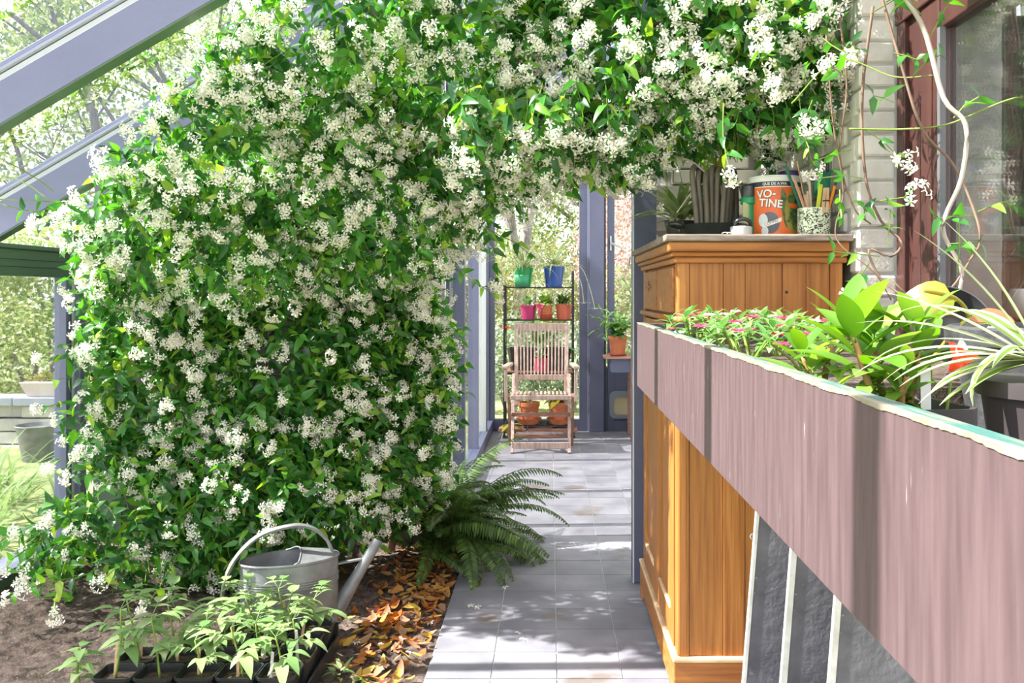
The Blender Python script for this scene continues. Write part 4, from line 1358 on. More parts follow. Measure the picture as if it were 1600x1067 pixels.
def petal(s, z, a, L, wd, curl):
    vs, fs = [], []
    for i in range(6):
        tt = i / 5
        aa = a + curl * tt
        cs, cz = s + L * tt * math.cos(a + curl * tt * 0.5), z + L * tt * math.sin(a + curl * tt * 0.5)
        wv = wd * math.sin(math.pi * min(0.97, tt * 0.9 + 0.08))
        nx_, nz_ = -math.sin(aa) * wv, math.cos(aa) * wv
        for q in (1, -1):
            zz = min(KH - 0.002, max(0.002, cz + q * nz_))
            vs.append(kc(cs + q * nx_, zz))
    for i in range(5):
        fs.append((2 * i, 2 * i + 1, 2 * i + 3, 2 * i + 2))
    fm.add(vs, fs)


for (fs_, fz_) in ((-0.035, 0.055), (0.0, 0.03), (0.03, 0.07), (0.04, 0.022), (-0.01, 0.08), (-0.055, 0.02), (0.062, 0.055), (-0.065, 0.08)):
    for k in range(7):
        petal(fs_ + 0.004 * math.cos(k * 0.9), fz_ + 0.004 * math.sin(k * 0.9), k * 0.9, 0.0075, 0.0016, 0.4)
for i in range(230):
    petal(rr.uniform(-0.083, 0.083), rr.uniform(0.004, KH - 0.004), rr.uniform(0, 6.28), rr.uniform(.006, .012), rr.uniform(.0009, .0017), rr.uniform(-2.2, 2.2))
ob('floral_print', fm, M['black'], t, kind='stuff')


def stick(name, label, cat, top, base, wx, wy, m, extra=None, group=None):
    tt = thing(name, label, cat, tuple(base))
    ob('shaft', MB().bar(base, top, wx, wy, (0, 1, 0)), m, tt, bevel=min(wx, wy) * 0.3)
    return tt


def kp(dx, dy, z):
    return Vector((KX + dx, KY + dy, ZT + z))


stick('wooden_stick', 'longest pinkish wooden stick leaning out of the floral cup toward the tin', 'stick', kp(-0.075, -0.02, 0.195), kp(-0.01, -0.02, 0.012), 0.006, 0.006, M['stick2'])
stick('wooden_stick', 'flat wooden stick just beside the longest one in the floral cup', 'stick', kp(-0.066, -0.012, 0.185), kp(-0.004, -0.012, 0.012), 0.007, 0.004, M['stick'])
stick('wooden_stick', 'short pinkish wooden stick low in the floral cup', 'stick', kp(-0.038, -0.03, 0.135), kp(-0.006, -0.02, 0.012), 0.008, 0.005, M['stick2'])
stick('thin_skewer', 'thin upright skewer behind the toothbrush in the cup', 'skewer', kp(-0.05, 0.02, 0.25), kp(-0.004, 0.02, 0.012), 0.0035, 0.0035, M['stick'])
stick('wooden_stick', 'pale upright stick beside the toothbrush in the cup', 'stick', kp(-0.022, 0.0, 0.15), kp(-0.012, 0.0, 0.012), 0.007, 0.004, M['bone'])
stick('dark_rod', 'thin dark green rod slanting behind the wooden sticks', 'rod', kp(-0.085, 0.03, 0.235), kp(-0.004, 0.03, 0.012), 0.009, 0.006, M['dgreen'])
t = stick('toothbrush', 'bamboo toothbrush standing head up in the floral cup', 'toothbrush', kp(-0.016, -0.004, 0.175), kp(-0.006, -0.004, 0.012), 0.008, 0.005, M['bone'])
ob('head', MB().bar(kp(-0.016, -0.004, 0.17), kp(-0.03, -0.004, 0.215), 0.012, 0.006, (0, 1, 0)), M['bone'], t, bevel=0.002)
ob('bristles', MB().bar(kp(-0.032, -0.006, 0.178), kp(-0.04, -0.006, 0.212), 0.014, 0.01, (0, 1, 0)), M['milk'], t)
t = stick('lime_marker', 'flat lime green plastic strip in the floral cup', 'marker', kp(0.012, -0.035, 0.168), kp(-0.008, -0.035, 0.012), 0.013, 0.006, M['lime'])
t = thing('clothes_peg', 'wooden clothes peg clipped into the floral cup beside the lime strip', 'clothes peg', tuple(kp(0.02, -0.04, 0.06)))
for q in (-1, 1):
    ob('jaw', MB().bar(kp(0.026 + q * 0.004, -0.046, 0.155), kp(0.02 + q * 0.007, -0.046, 0.075), 0.009, 0.01, (0, 1, 0)), M['stick'], t, bevel=0.001)
ob('spring', MB().tube([kp(0.012, -0.052, 0.112), kp(0.024, -0.054, 0.114), kp(0.036, -0.052, 0.112)], 0.0022, 6), M['iron'], t)
t = stick('orange_pen', 'orange pen with black tip at the edge of the floral cup', 'pen', kp(0.062, -0.02, 0.165), kp(0.022, -0.02, 0.02), 0.0095, 0.0095, M['ora'])
ob('pen_tip', MB().bar(kp(0.062, -0.02, 0.165), kp(0.066, -0.02, 0.178), 0.006, 0.006, (0, 1, 0)), M['plastic'], t)
stick('black_pen', 'black pen behind the orange pen in the floral cup', 'pen', kp(0.069, -0.005, 0.155), kp(0.024, -0.005, 0.02), 0.009, 0.009, M['plastic'])
t = thing('green_scoop', 'dark green plastic scoop standing behind the pens in the cup', 'scoop', tuple(kp(0.03, 0.015, 0.02)))
ob('scoop_stem', MB().bar(kp(0.02, 0.015, 0.01), kp(0.03, 0.015, 0.16), 0.012, 0.006, (0, 1, 0)), M['dgreen'], t)
ob('scoop_blade', MB().add([tuple(kp(*p)) for p in ((0.002, 0.012, 0.14), (0.004, 0.012, 0.19), (0.03, 0.004, 0.205), (0.062, 0.012, 0.222), (0.056, 0.012, 0.16), (0.03, 0.02, 0.135),
                           (0.002, 0.02, 0.14), (0.004, 0.02, 0.19), (0.03, 0.014, 0.205), (0.062, 0.02, 0.222), (0.056, 0.02, 0.16), (0.03, 0.028, 0.135))],
                          [(0, 1, 2, 5), (2, 3, 4, 5), (11, 8, 7, 6), (11, 10, 9, 8), (1, 0, 6, 7), (2, 1, 7, 8), (3, 2, 8, 9), (4, 3, 9, 10), (5, 4, 10, 11), (0, 5, 11, 6)]), M['dgreen'], t, bevel=0.002)
# bag-like jar behind with purple cap
jx, jy = 0.855, 3.2
t = thing('plastic_jar', 'milky plastic jar with purple cap and wine red label behind the cup', 'jar', (jx, jy, ZT))
ob('jar_body', MB().lathe([(0.045, 0), (0.05, 0.004), (0.05, 0.2), (0.04, 0.215), (0.036, 0.225)], (jx, jy, ZT), 28), M['milk'], t, smooth=True, angle=0.7)
ob('cap', MB().lathe([(0.04, 0), (0.042, 0.003), (0.041, 0.022), (0.036, 0.025)], (jx, jy, ZT + 0.225), 28), M['purple'], t, smooth=True, angle=0.6)
ob('label_patch', MB().box(jx + 0.0, jx + 0.036, jy - 0.053, jy - 0.036, ZT + 0.13, ZT + 0.165), M['maroon'], t)
# pry bar on the wall
t = thing('pry_bar', 'black hooked bar hanging on the white brick wall above the cup', 'tool', (0.94, 3.1, 1.72))
ob('shaft', MB().tube(bez([(0.935, 3.08, ZT + 0.002), (0.935, 3.08, 1.6), (0.937, 3.08, 1.745), (0.938, 3.06, 1.765), (0.938, 3.035, 1.75), (0.938, 3.03, 1.71)], 20), 0.0055, 8), M['plastic'], t, smooth=True)
# leafy plant behind the pan
t = thing('cactus_fern', 'feathery green pot plant behind the pan at the cupboard end', 'potted plant', (0.52, 3.55, ZT))
pot_body('pot', t, (0.52, 3.55, ZT), 0.07, 0.05, 0.1, M['plastic2'])
rosette(t, (0.52, 3.55, ZT + 0.09), 44, 0.1, 0.2, 0.22, M['shrub1'], (0.1, 1.5), 0.5, spread=0.05, seed=31)
t = thing('tall_plant', 'tall thin plant with yellow green upright leaves behind the hose', 'potted plant', (0.66, 3.6, ZT))
pot_body('pot', t, (0.66, 3.6, ZT), 0.06, 0.045, 0.09, M['terra'])
ob('stem', MB().tube(bez([(0.66, 3.6, ZT + 0.08), (0.665, 3.6, ZT + 0.25), (0.66, 3.59, ZT + 0.43)], 10), 0.006, 6), M['greenstem'], t)
for i, (a, z, L) in enumerate(((2.6, 0.26, 0.14), (0.4, 0.3, 0.12), (3.4, 0.33, 0.15), (1.6, 0.36, 0.13), (2.9, 0.4, 0.12), (5.0, 0.42, 0.12), (0.2, 0.24, 0.13))):
    ob('leaf', MB().leaf((0.662, 3.598, ZT + z), (math.cos(a) * 0.55, math.sin(a) * 0.3, 0.9), (math.cos(a), -0.8, 0.3), L, L * 0.32, 0.3), M['yellowleaf' if i % 2 else 'imp'], t, smooth=True)
t = thing('fallen_blossom', 'single white blossom lying on the front edge of the cupboard top', 'flower', (0.56, 2.83, ZT))
for k in range(5):
    a = k * 1.2566
    ob('petal', MB().leaf((0.555, 2.82, ZT + 0.006), (math.cos(a), math.sin(a), 0.35), (0, 0, 1), 0.018, 0.011, 0.5), M['flower'], t)
#PLANTS
# ================================================================== JASMINE
CAM = np.array([0, 0, 1.3])
BLOBS = [  # centre, radii, weight
    ((-1.36, 4.25, 0.95), (0.82, 0.42, 1.05), 2.0),
    ((-1.75, 4.2, 1.0), (0.58, 0.42, 0.8), 2.0),
    ((-1.95, 4.1, 0.35), (0.42, 0.4, 0.42), 0.7),
    ((-1.3, 4.08, 0.42), (0.6, 0.34, 0.42), 2.0),
    ((-0.86, 4.28, 0.75), (0.34, 0.3, 0.62), 2.0),
    ((-1.35, 3.8, 1.72), (0.7, 0.5, 0.42), 1.0),
    ((-0.85, 3.8, 1.85), (0.55, 0.5, 0.48), 1.0),
    ((-0.95, 3.55, 2.2), (0.55, 0.45, 0.4), 1.0),
    ((-0.5, 3.8, 2.0), (0.42, 0.45, 0.42), 0.9),
    ((-0.35, 3.45, 2.28), (0.55, 0.42, 0.38), 1.0),
    ((0.15, 3.5, 2.2), (0.5, 0.45, 0.4), 1.0),
    ((0.45, 3.3, 2.22), (0.45, 0.42, 0.42), 1.0),
    ((0.72, 3.1, 2.2), (0.28, 0.36, 0.36), 0.9),
    ((0.42, 3.4, 2.55), (0.5, 0.5, 0.3), 0.5),
    ((-0.3, 3.5, 2.6), (0.5, 0.5, 0.28), 0.5),
    ((-1.3, 3.45, 1.98), (0.5, 0.36, 0.34), 0.9),
    ((-0.75, 3.3, 2.35), (0.45, 0.36, 0.3), 0.8),
]
BC = np.array([b[0] for b in BLOBS])
BR = np.array([b[1] for b in BLOBS])
BW = np.array([b[2] * (b[1][0] * b[1][2] + b[1][0] * b[1][1] + b[1][1] * b[1][2]) for b in BLOBS])


def level(P):
    q = (P[:, None, :] - BC[None]) / BR[None]
    return np.sqrt((q ** 2).sum(2)).min(1)


def ok_place(P):
    x, y, z = P.T
    xl = np.where(z > 1.62, -1.8 + (z - 1.62) * 0.75 - (y - 3.5) * 0.5, np.where(z > 0.38, -2.02, -2.28))
    return (x > xl) & (z < ZE + SL * (x - XE) - 0.02) & (z > 0.06) & ~((y > 4.6) & (x < -0.6)) & (x < 0.93) & (y > 2.4) & ~((x > 0.36) & (z < 1.72)) & ~((x > 0.44) & (x < 0.74) & (z < 1.8)) & ~((x > -1.05) & (x < -0.3) & (z < 0.3))


def bush_points(n, r0, r1):
    out_p, out_n = [], []
    got = 0
    while got < n:
        k = rng.choice(len(BLOBS), size=n, p=BW / BW.sum())
        d = rand_dirs(n)
        r = rng.uniform(r0, r1, n)[:, None]
        lump = 1 + 0.07 * np.sin(d[:, :1] * 7 + k[:, None]) * np.cos(d[:, 2:] * 6 + 2 * k[:, None])
        P = BC[k] + d * BR[k] * r * lump
        N = unit(d / BR[k])
        keep = (level(P) > r[:, 0] - 0.16) & ok_place(P) & (N[:, 1] < 0.55)
        out_p.append(P[keep])
        out_n.append(N[keep])
        got += keep.sum()
    return np.concatenate(out_p)[:n], np.concatenate(out_n)[:n]


jas = thing('jasmine', 'huge white flowering jasmine climbing under the glass roof and over the path', 'climbing plant', (-1.1, 4.25, 0.0))
UP = np.array([0, 0, 1.0])
leafP, leafD, leafN, leafS = [], [], [], []
flP, flN, flS = [], [], []
twig = MB()


def add_leaf(p, d, n, s):
    leafP.append(p)
    leafD.append(d)
    leafN.append(n)
    leafS.append(s)


def add_cluster(p, d, k, r=0.044):
    """loose umbel of star flowers at p, facing d"""
    u = rand_dirs(k)
    u = unit(u + np.asarray(d) * 0.9)
    for v in u:
        flP.append(p + v * r * rng.uniform(0.5, 1.15))
        flN.append(v + rng.normal(0, .25, 3))
        flS.append(rng.uniform(0.85, 1.2))


def add_shoot(p, d, L, nodes, leaf=0.077, flowers=True, grav=0.5, twigr=0.0016):
    pts = [Vector(p)]
    cur = np.array(p, float)
    dd = np.array(d, float)
    for i in range(nodes):
        dd = dd + np.array([0, 0, -grav / nodes]) + rng.normal(0, .12, 3)
        dd /= np.linalg.norm(dd)
        cur = cur + dd * L / nodes
        pts.append(Vector(cur))
        side = np.cross(dd, UP + rng.normal(0, .4, 3))
        side /= max(1e-6, np.linalg.norm(side))
        if i % 2:
            side = np.cross(dd, side)
        for s in (-1, 1):
            ld = side * s + dd * 0.55 + np.array([0, 0, -0.25]) + rng.normal(0, .2, 3)
            ln = UP * 0.55 - np.array([0.25, 0.35, 0]) + rng.normal(0, .5, 3)
            add_leaf(cur, ld, ln, leaf * rng.uniform(.7, 1.2) * (1 - 0.25 * (i == nodes - 1)))
    if twigr:
        twig.tube(pts, twigr, 3, cap=False)
    if flowers:
        add_cluster(cur + dd * 0.02, dd + np.array([-0.15, -0.25, 0.15]), int(rng.integers(7, 15)))
    return cur, dd


# outer shoots
P, N = bush_points(4600, 0.84, 1.03)
for p, n in zip(P, N):
    high = (p[2] > 1.25) * 0.16 + (p[2] > 1.7) * 0.14 + (p[0] < -1.4) * 0.06
    d = n + rng.normal(0, .45, 3) + np.array([0, -0.15, 0.1])
    add_shoot(p - n * 0.06, d / np.linalg.norm(d), rng.uniform(.1, .2), 3, flowers=rng.random() < 0.17 + high)
# extra flower clusters sitting on the outside
P, N = bush_points(520, 0.98, 1.08)
for p, n in zip(P, N):
    if rng.random() < (0.95 if p[2] > 1.3 else 0.4):
        add_cluster(p, n + np.array([0, -0.2, 0.1]), int(rng.integers(9, 18)), 0.052)
# inner leaves in the shade
P, N = bush_points(12000, 0.5, 0.9)
for p, n in zip(P, N):
    add_leaf(p, n * 0.4 + rng.normal(0, .6, 3) + np.array([0, 0, -.3]), n + rng.normal(0, .4, 3), rng.uniform(.05, .07))
# hanging curtain over the cupboard and the arch
for i in range(150):
    x = rng.uniform(-0.35, 0.92)
    y = rng.uniform(2.85, 3.4)
    zb = 1.93 + 0.06 * x + rng.uniform(-0.06, 0.12) + (0.2 if x > 0.4 else 0.0)
    add_shoot((x, y, zb), np.array([rng.normal(0, .4), -0.35, -0.75]), rng.uniform(.12, .24), 4, flowers=rng.random() < 0.75, grav=0.9)
# shoots reaching out at the left edge, over the soil and toward the ferns
for (p, d, L, k) in [((-1.95, 3.7, 1.66), (-0.9, -0.1, 0.22), 0.42, 6), ((-2.0, 3.75, 1.62), (-0.8, -0.3, 0.35), 0.36, 5), ((-1.9, 3.72, 1.6), (-0.95, -0.2, 0.05), 0.4, 6), ((-2.05, 3.7, 1.72), (-.5, -.3, .5), .3, 4),
                     ((-2.0, 4.0, 1.05), (-0.5, -0.5, 0.1), 0.22, 4), ((-2.0, 4.0, 0.8), (-0.4, -0.6, 0.1), 0.22, 4), ((-2.0, 4.05, 1.32), (-0.4, -0.5, 0.1), 0.16, 4),
                     ((-1.95, 3.75, 0.26), (-0.3, -0.9, -0.1), 0.34, 5), ((-2.1, 3.8, 0.3), (-0.1, -0.9, 0), 0.3, 5), ((-1.75, 3.8, 0.24), (0.1, -0.95, -0.1), 0.3, 5),
                     ((-2.0, 3.9, 0.35), (-0.1, -0.9, 0.1), 0.26, 5), ((-1.55, 3.8, 0.22), (-0.2, -0.9, -0.05), 0.28, 5), ((-2.0, 3.7, 0.2), (0.3, -0.9, -0.1), 0.3, 5), ((-1.85, 3.65, 0.18), (-0.2, -0.9, -0.1), 0.34, 5),
                     ((-0.62, 4.2, 1.3), (0.8, -0.5, -0.5), 0.26, 4), ((-0.5, 4.1, 1.45), (0.9, -0.3, -0.5), 0.3, 5), ((-0.3, 3.9, 1.6), (0.6, -0.4, -0.7), 0.26, 4), ((-0.35, 3.9, 1.62), (0.8, -0.2, -0.4), 0.3, 4),
                     ((-0.66, 4.3, 0.62), (0.7, -0.6, -0.2), 0.26, 4), ((-0.62, 4.3, 0.95), (0.7, -0.5, -0.5), 0.24, 4), ((-0.8, 4.1, 0.35), (0.5, -0.8, -0.1), 0.3, 4),
                     ((-0.6, 4.4, 1.05), (0.5, -0.3, -0.8), 0.24, 4), ((-1.15, 3.25, 2.4), (-0.3, -0.6, 0.5), 0.25, 4), ((-1.3, 3.4, 2.25), (-0.6, -0.4, 0.4), 0.3, 4), ((-1.55, 3.5, 2.05), (-0.7, -0.4, 0.3), 0.26, 4)]:
    d = np.array(d, float)
    add_shoot(p, d / np.linalg.norm(d), L, k, leaf=0.068, flowers=True, grav=0.35, twigr=0.0025)

for (p, d, L, k) in [((0.53, 2.74, 1.88), (0.0, -0.05, -1), 0.22, 4), ((0.76, 2.74, 1.9), (0.1, -0.1, -1), 0.2, 3)]:
    add_shoot(p, np.array(d, float), L, k, leaf=0.068, flowers=True, grav=0.3, twigr=0.002)

# loose vines down the wall and window on the house side
VINES = [('palestem', 0.0068, [(0.86, 2.35, 2.16), (0.93, 2.25, 1.98), (0.965, 2.2, 1.78), (1.01, 2.18, 1.71), (1.0, 2.18, 1.58), (0.955, 2.18, 1.46), (1.0, 2.18, 1.36), (0.995, 2.18, 1.29), (1.0, 2.15, 1.2)]),
         ('twig', 0.004, [(0.88, 2.4, 2.12), (0.92, 2.35, 1.9), (0.955, 2.3, 1.72), (1.03, 2.28, 1.62), (1.055, 2.2, 1.45), (1.03, 2.2, 1.38), (0.97, 2.2, 1.3), (0.93, 2.3, 1.29), (0.89, 2.35, 1.34)]),
         ('twig', 0.0045, [(0.9, 2.5, 2.1), (0.87, 2.5, 1.85), (0.88, 2.5, 1.62), (0.915, 2.48, 1.5), (0.96, 2.45, 1.44), (0.93, 2.45, 1.4), (0.87, 2.45, 1.42), (0.9, 2.44, 1.34), (0.96, 2.4, 1.28), (1.0, 2.4, 1.24)]),
         ('twig', 0.0035, [(0.84, 2.6, 2.1), (0.86, 2.6, 1.9), (0.84, 2.6, 1.7), (0.88, 2.6, 1.55), (0.93, 2.6, 1.5)]),
         ('twig', 0.003, [(0.8, 2.6, 2.05), (0.82, 2.6, 1.8), (0.85, 2.6, 1.6), (0.83, 2.6, 1.46), (0.92, 2.55, 1.36), (0.97, 2.55, 1.28)]),
         ('palestem', 0.004, [(0.44, 3.2, 1.79), (0.5, 3.15, 1.76), (0.55, 3.12, 1.7), (0.5, 3.12, 1.66), (0.44, 3.12, 1.58)]),
         ('greenstem', 0.0028, [(0.8, 2.4, 1.74), (0.92, 2.35, 1.73), (1.0, 2.25, 1.725), (1.1, 2.1, 1.76), (1.2, 2.0, 1.73)]),
         ('greenstem', 0.0025, [(0.7, 2.6, 1.85), (0.8, 2.5, 1.95), (0.92, 2.4, 1.88), (0.99, 2.3, 1.86)])]
for mname, r, pts in VINES:
    pp = bez(pts, 44)
    ob('vine_stem', MB().tube(pp, [r * (1 - 0.4 * i / len(pp)) for i in range(len(pp))], 7), M[mname], jas, smooth=True)
for (x, y, z, d) in [(0.93, 2.25, 2.0, (-.6, -.2, .5)), (0.86, 2.4, 2.05, (.5, -.4, .3)), (0.9, 2.35, 1.93, (.6, -.3, -.2)), (0.99, 2.2, 1.73, (.3, -.2, .5)), (1.05, 2.2, 1.5, (.5, -.2, .3)), (1.04, 2.2, 1.49, (-.6, -.2, .3)),
                     (0.97, 2.2, 1.42, (.7, -.2, .2)), (0.9, 2.45, 1.4, (-.7, -.2, .2)), (0.92, 2.45, 1.43, (.2, -.2, .9)), (0.99, 2.18, 1.35, (.1, -.2, .9)), (0.87, 2.5, 1.62, (-.7, -.2, .1)), (0.84, 2.5, 1.7, (-.8, -.3, -.2)),
                     (0.8, 2.55, 1.75, (-.7, -.4, .1)), (0.83, 2.5, 1.9, (-.7, -.4, .4)), (0.78, 2.6, 1.98, (-.4, -.5, -.2)), (0.87, 2.45, 1.38, (-.4, -.3, -.6)), (1.1, 2.1, 1.76, (.8, -.2, -.3)), (0.88, 2.5, 1.5, (-.3, -.5, .5)),
                     (0.93, 2.3, 1.86, (.4, -.3, .4)), (0.9, 2.35, 1.8, (-.5, -.3, .2)), (0.87, 2.5, 1.76, (.5, -.3, -.2)), (0.86, 2.5, 1.95, (-.3, -.4, .5)), (0.95, 2.25, 1.94, (.3, -.2, .7)), (0.9, 2.4, 2.08, (.2, -.4, .2)), (0.84, 2.6, 1.6, (-.2, -.5, -.3)),
                     (0.82, 2.6, 1.82, (-.6, -.4, -.2)), (0.79, 2.6, 2.04, (.3, -.5, -.3)), (0.88, 2.48, 1.55, (.5, -.4, .2)), (0.76, 2.6, 1.86, (-.5, -.5, -.5)), (0.74, 2.7, 1.8, (.3, -.6, -.5))]:
    d = np.array(d, float)
    add_shoot((x, y, z), d / np.linalg.norm(d), rng.uniform(.06, .13), 2, leaf=0.055, flowers=rng.random() < 0.35, grav=0.3, twigr=0.0018)

leafP, leafD, leafN, leafS = np.array(leafP), np.array(leafD), np.array(leafN), np.array(leafS)
flP, flN, flS = np.array(flP), np.array(flN), np.array(flS)
good = (leafP[:, 0] < 1.2) & (leafP[:, 0] > XE + 0.07) & ~((leafP[:, 0] > 0.42) & (leafP[:, 0] < 0.72) & (leafP[:, 2] < 1.82) & (leafP[:, 1] > 2.8)) & (leafP[:, 2] > 0.03) & (leafP[:, 2] < roofz(leafP[:, 0]) - 0.01)
leafP, leafD, leafN, leafS = leafP[good], leafD[good], leafN[good], leafS[good]
good = (flP[:, 2] > 0.03) & (flP[:, 0] > XE + 0.03) & ~((flP[:, 0] > 0.42) & (flP[:, 0] < 0.72) & (flP[:, 2] < 1.81) & (flP[:, 1] > 2.8)) & (flP[:, 2] < roofz(flP[:, 0]) + 0.0)
flP, flN, flS = flP[good], flN[good], flS[good]
LR = frames(leafD, leafN)
FR = frames(np.cross(flN, rand_dirs(len(flN))), flN)

# star flower: five twisted petals on a short tube, its axis is +Z
fm = MB()
for k in range(5):
    a = k * 2 * math.pi / 5
    c_, s_ = math.cos(a), math.sin(a)

    def rt(x, y, z):
        return (x * c_ - y * s_, x * s_ + y * c_, z)
    fm.add([rt(0.002, 0, 0), rt(0.0095, 0.0048, 0.0012), rt(0.0165, 0.0028, -0.0022), rt(0.0105, -0.0034, 0.0028)], [(0, 3, 2, 1)])
fm.add([(0.0022, 0, 0), (-0.0011, 0.0019, 0), (-0.0011, -0.0019, 0), (0.0009, 0, -0.014), (-0.0005, 0.0008, -0.014), (-0.0005, -0.0008, -0.014)],
       [(0, 1, 4, 3), (1, 2, 5, 4), (2, 0, 3, 5), (0, 2, 1)])

# which pieces show largest: nearest visible ones become parts of their own
me_all = scatter_mesh('tmp_leaves', LEAF_T[0], LEAF_T[1], LR, leafP, leafS)
vv = np.empty(len(me_all.vertices) * 3, np.float32)
me_all.vertices.foreach_get('co', vv)
nl = len(LEAF_T[0])
polys = []
base_faces = [tuple(f) for f in LEAF_T[1]]
for i in range(len(leafP)):
    o_ = i * nl
    polys += [tuple(o_ + q for q in f) for f in base_faces]
bvh = BVHTree.FromPolygons(vv.reshape(-1, 3).tolist(), polys)
bpy.data.meshes.remove(me_all)
cam_v = Vector(CAM)


def seen(P, ahead):
    out = np.zeros(len(P), bool)
    for i, p in enumerate(P):
        pv = Vector(p)
        d = pv - cam_v
        L = d.length
        h = bvh.ray_cast(cam_v, d / L, L - ahead)
        out[i] = h[0] is None
    return out


def pick(P, R, S, n, ahead, ctr):
    c = P + np.einsum('nij,j->ni', R, np.array(ctr)) * S[:, None]
    px = 860 + c[:, 0] / c[:, 1] * 1400
    py = 458 - (c[:, 2] - 1.3) / c[:, 1] * 1400
    inside = (px > 5) & (px < 1595) & (py > 5) & (py < 1060)
    v = seen(c, ahead) & inside
    vd = unit(c - CAM)
    facing = np.abs((R[:, :, 2] * vd).sum(1))
    size = S * facing / np.linalg.norm(c - CAM, axis=1)
    size = np.where(v, size, 0)
    return np.argsort(-size)[:n]


li = pick(leafP, LR, leafS, 300, 0.035, (0, 0.5, 0))
fi = pick(flP, FR, flS, 300, 0.012, (0, 0, 0.002))
lm = mesh_of('leaf', (lambda m: m)(MB().add(*LEAF_T)), smooth=True)
lm.materials.append(M['jas'])
fme = mesh_of('flower', fm)
fme.materials.append(M['flower'])


def m4(R, p, s):
    A_ = np.eye(4)
    A_[:3, :3] = R * s
    A_[:3, 3] = p
    return Matrix(A_.tolist())


for i in li:
    place('leaf', lm, jas, m4(LR[i], leafP[i], leafS[i]))
for i in fi:
    place('flower', fme, jas, m4(FR[i], flP[i], flS[i]))
mk = np.ones(len(leafP), bool)
mk[li] = False
ob('foliage', scatter_mesh('foliage', LEAF_T[0], LEAF_T[1], LR[mk], leafP[mk], leafS[mk], off=jas.location, smooth=True), M['jas'], jas, kind='stuff')
mk = np.ones(len(flP), bool)
mk[fi] = False
ob('blossoms', scatter_mesh('blossoms', fm.v, fm.f, FR[mk], flP[mk], flS[mk], off=jas.location), M['flower'], jas, kind='stuff')
ob('twigs', twig, M['greenstem'], jas, kind='stuff')
print('jasmine', len(leafP), len(flP))
for (x, y, pts) in ((-1.2, 4.4, [(-1.2, 4.4, 0), (-1.25, 4.35, 0.5), (-1.1, 4.2, 1.1), (-1.2, 4.0, 1.7), (-0.8, 3.7, 2.2)]), (-0.8, 4.5, [(-0.8, 4.5, 0), (-0.75, 4.4, 0.6), (-0.85, 4.3, 1.2), (-0.5, 3.9, 1.9), (0.2, 3.4, 2.25), (0.8, 3.1, 2.3)]),
                    (-1.7, 4.45, [(-1.7, 4.45, 0), (-1.75, 4.3, 0.7), (-1.8, 4.2, 1.2), (-1.6, 3.9, 1.6)])):
    pp = bez(pts, 30)
    ob('main_stem', MB().tube(pp, [0.02 * (1 - 0.6 * i / len(pp)) for i in range(len(pp))], 8), M['twig'], jas, smooth=True)

# ================================================================== FERN
fc = Vector((-0.55, 4.42, 0.08))
fern = thing('fern', 'dark green sword fern arching over the tiled path beside the jasmine', 'fern', (fc.x, fc.y, 0))


def frond_mesh(L, droop, seed):
    rr = random.Random(seed)
    m = MB()
    cur = Vector((0, 0, 0))
    e = 0.0
    n = 46
    pts = []
    for i in range(n + 1):
        t = i / n
        dirv = Vector((0, math.cos(e), math.sin(e)))
        pts.append(cur.copy())
        if i > 2:
            wd = 0.046 * L / 0.5 * (math.sin(math.pi * min(1, 0.12 + 0.86 * t)) ** 0.7) + 0.004
            up = Vector((0, -math.sin(e), math.cos(e)))
            for s in (-1, 1):
                m.leaf(cur, Vector((s, 0, 0)) + dirv * 0.35 - up * rr.uniform(0.1, 0.4), up, wd * rr.uniform(.85, 1.1), L / n * 0.95, 0.25, 0.1, 3)
        cur = cur + dirv * (L / n)
        e -= droop / n * (0.5 + t)
    m.tube(pts, 0.0018, 3, cap=False)
    me = mesh_of('frond', m, smooth=True)
    me.materials.append(M['fern'])
    return me


fms = [frond_mesh(L, dr, i) for i, (L, dr) in enumerate(((0.66, 1.2), (0.6, 1.6), (0.56, 0.9), (0.68, 1.8)))]
rr = random.Random(12)
for i in range(105):
    a = rr.uniform(-0.4, 3.5) if i < 84 else rr.uniform(0, 6.28)   # azimuth, mostly toward the path and camera
    az = -a + math.pi / 2 + 0.3
    el = rr.uniform(0.15, 1.25)
    R_ = Matrix.Rotation(az - math.pi / 2, 4, 'Z') @ Matrix.Rotation(el, 4, 'X') @ Matrix.Rotation(rr.uniform(-.5, .5), 4, 'Y')
    pos = fc + Vector((rr.uniform(-.1, .1), rr.uniform(-.12, .1), rr.uniform(-0.03, 0.05)))
    place('frond', fms[i % 4], fern, Matrix.Translation(pos) @ R_ @ Matrix.Scale(rr.uniform(.75, 1.1), 4))

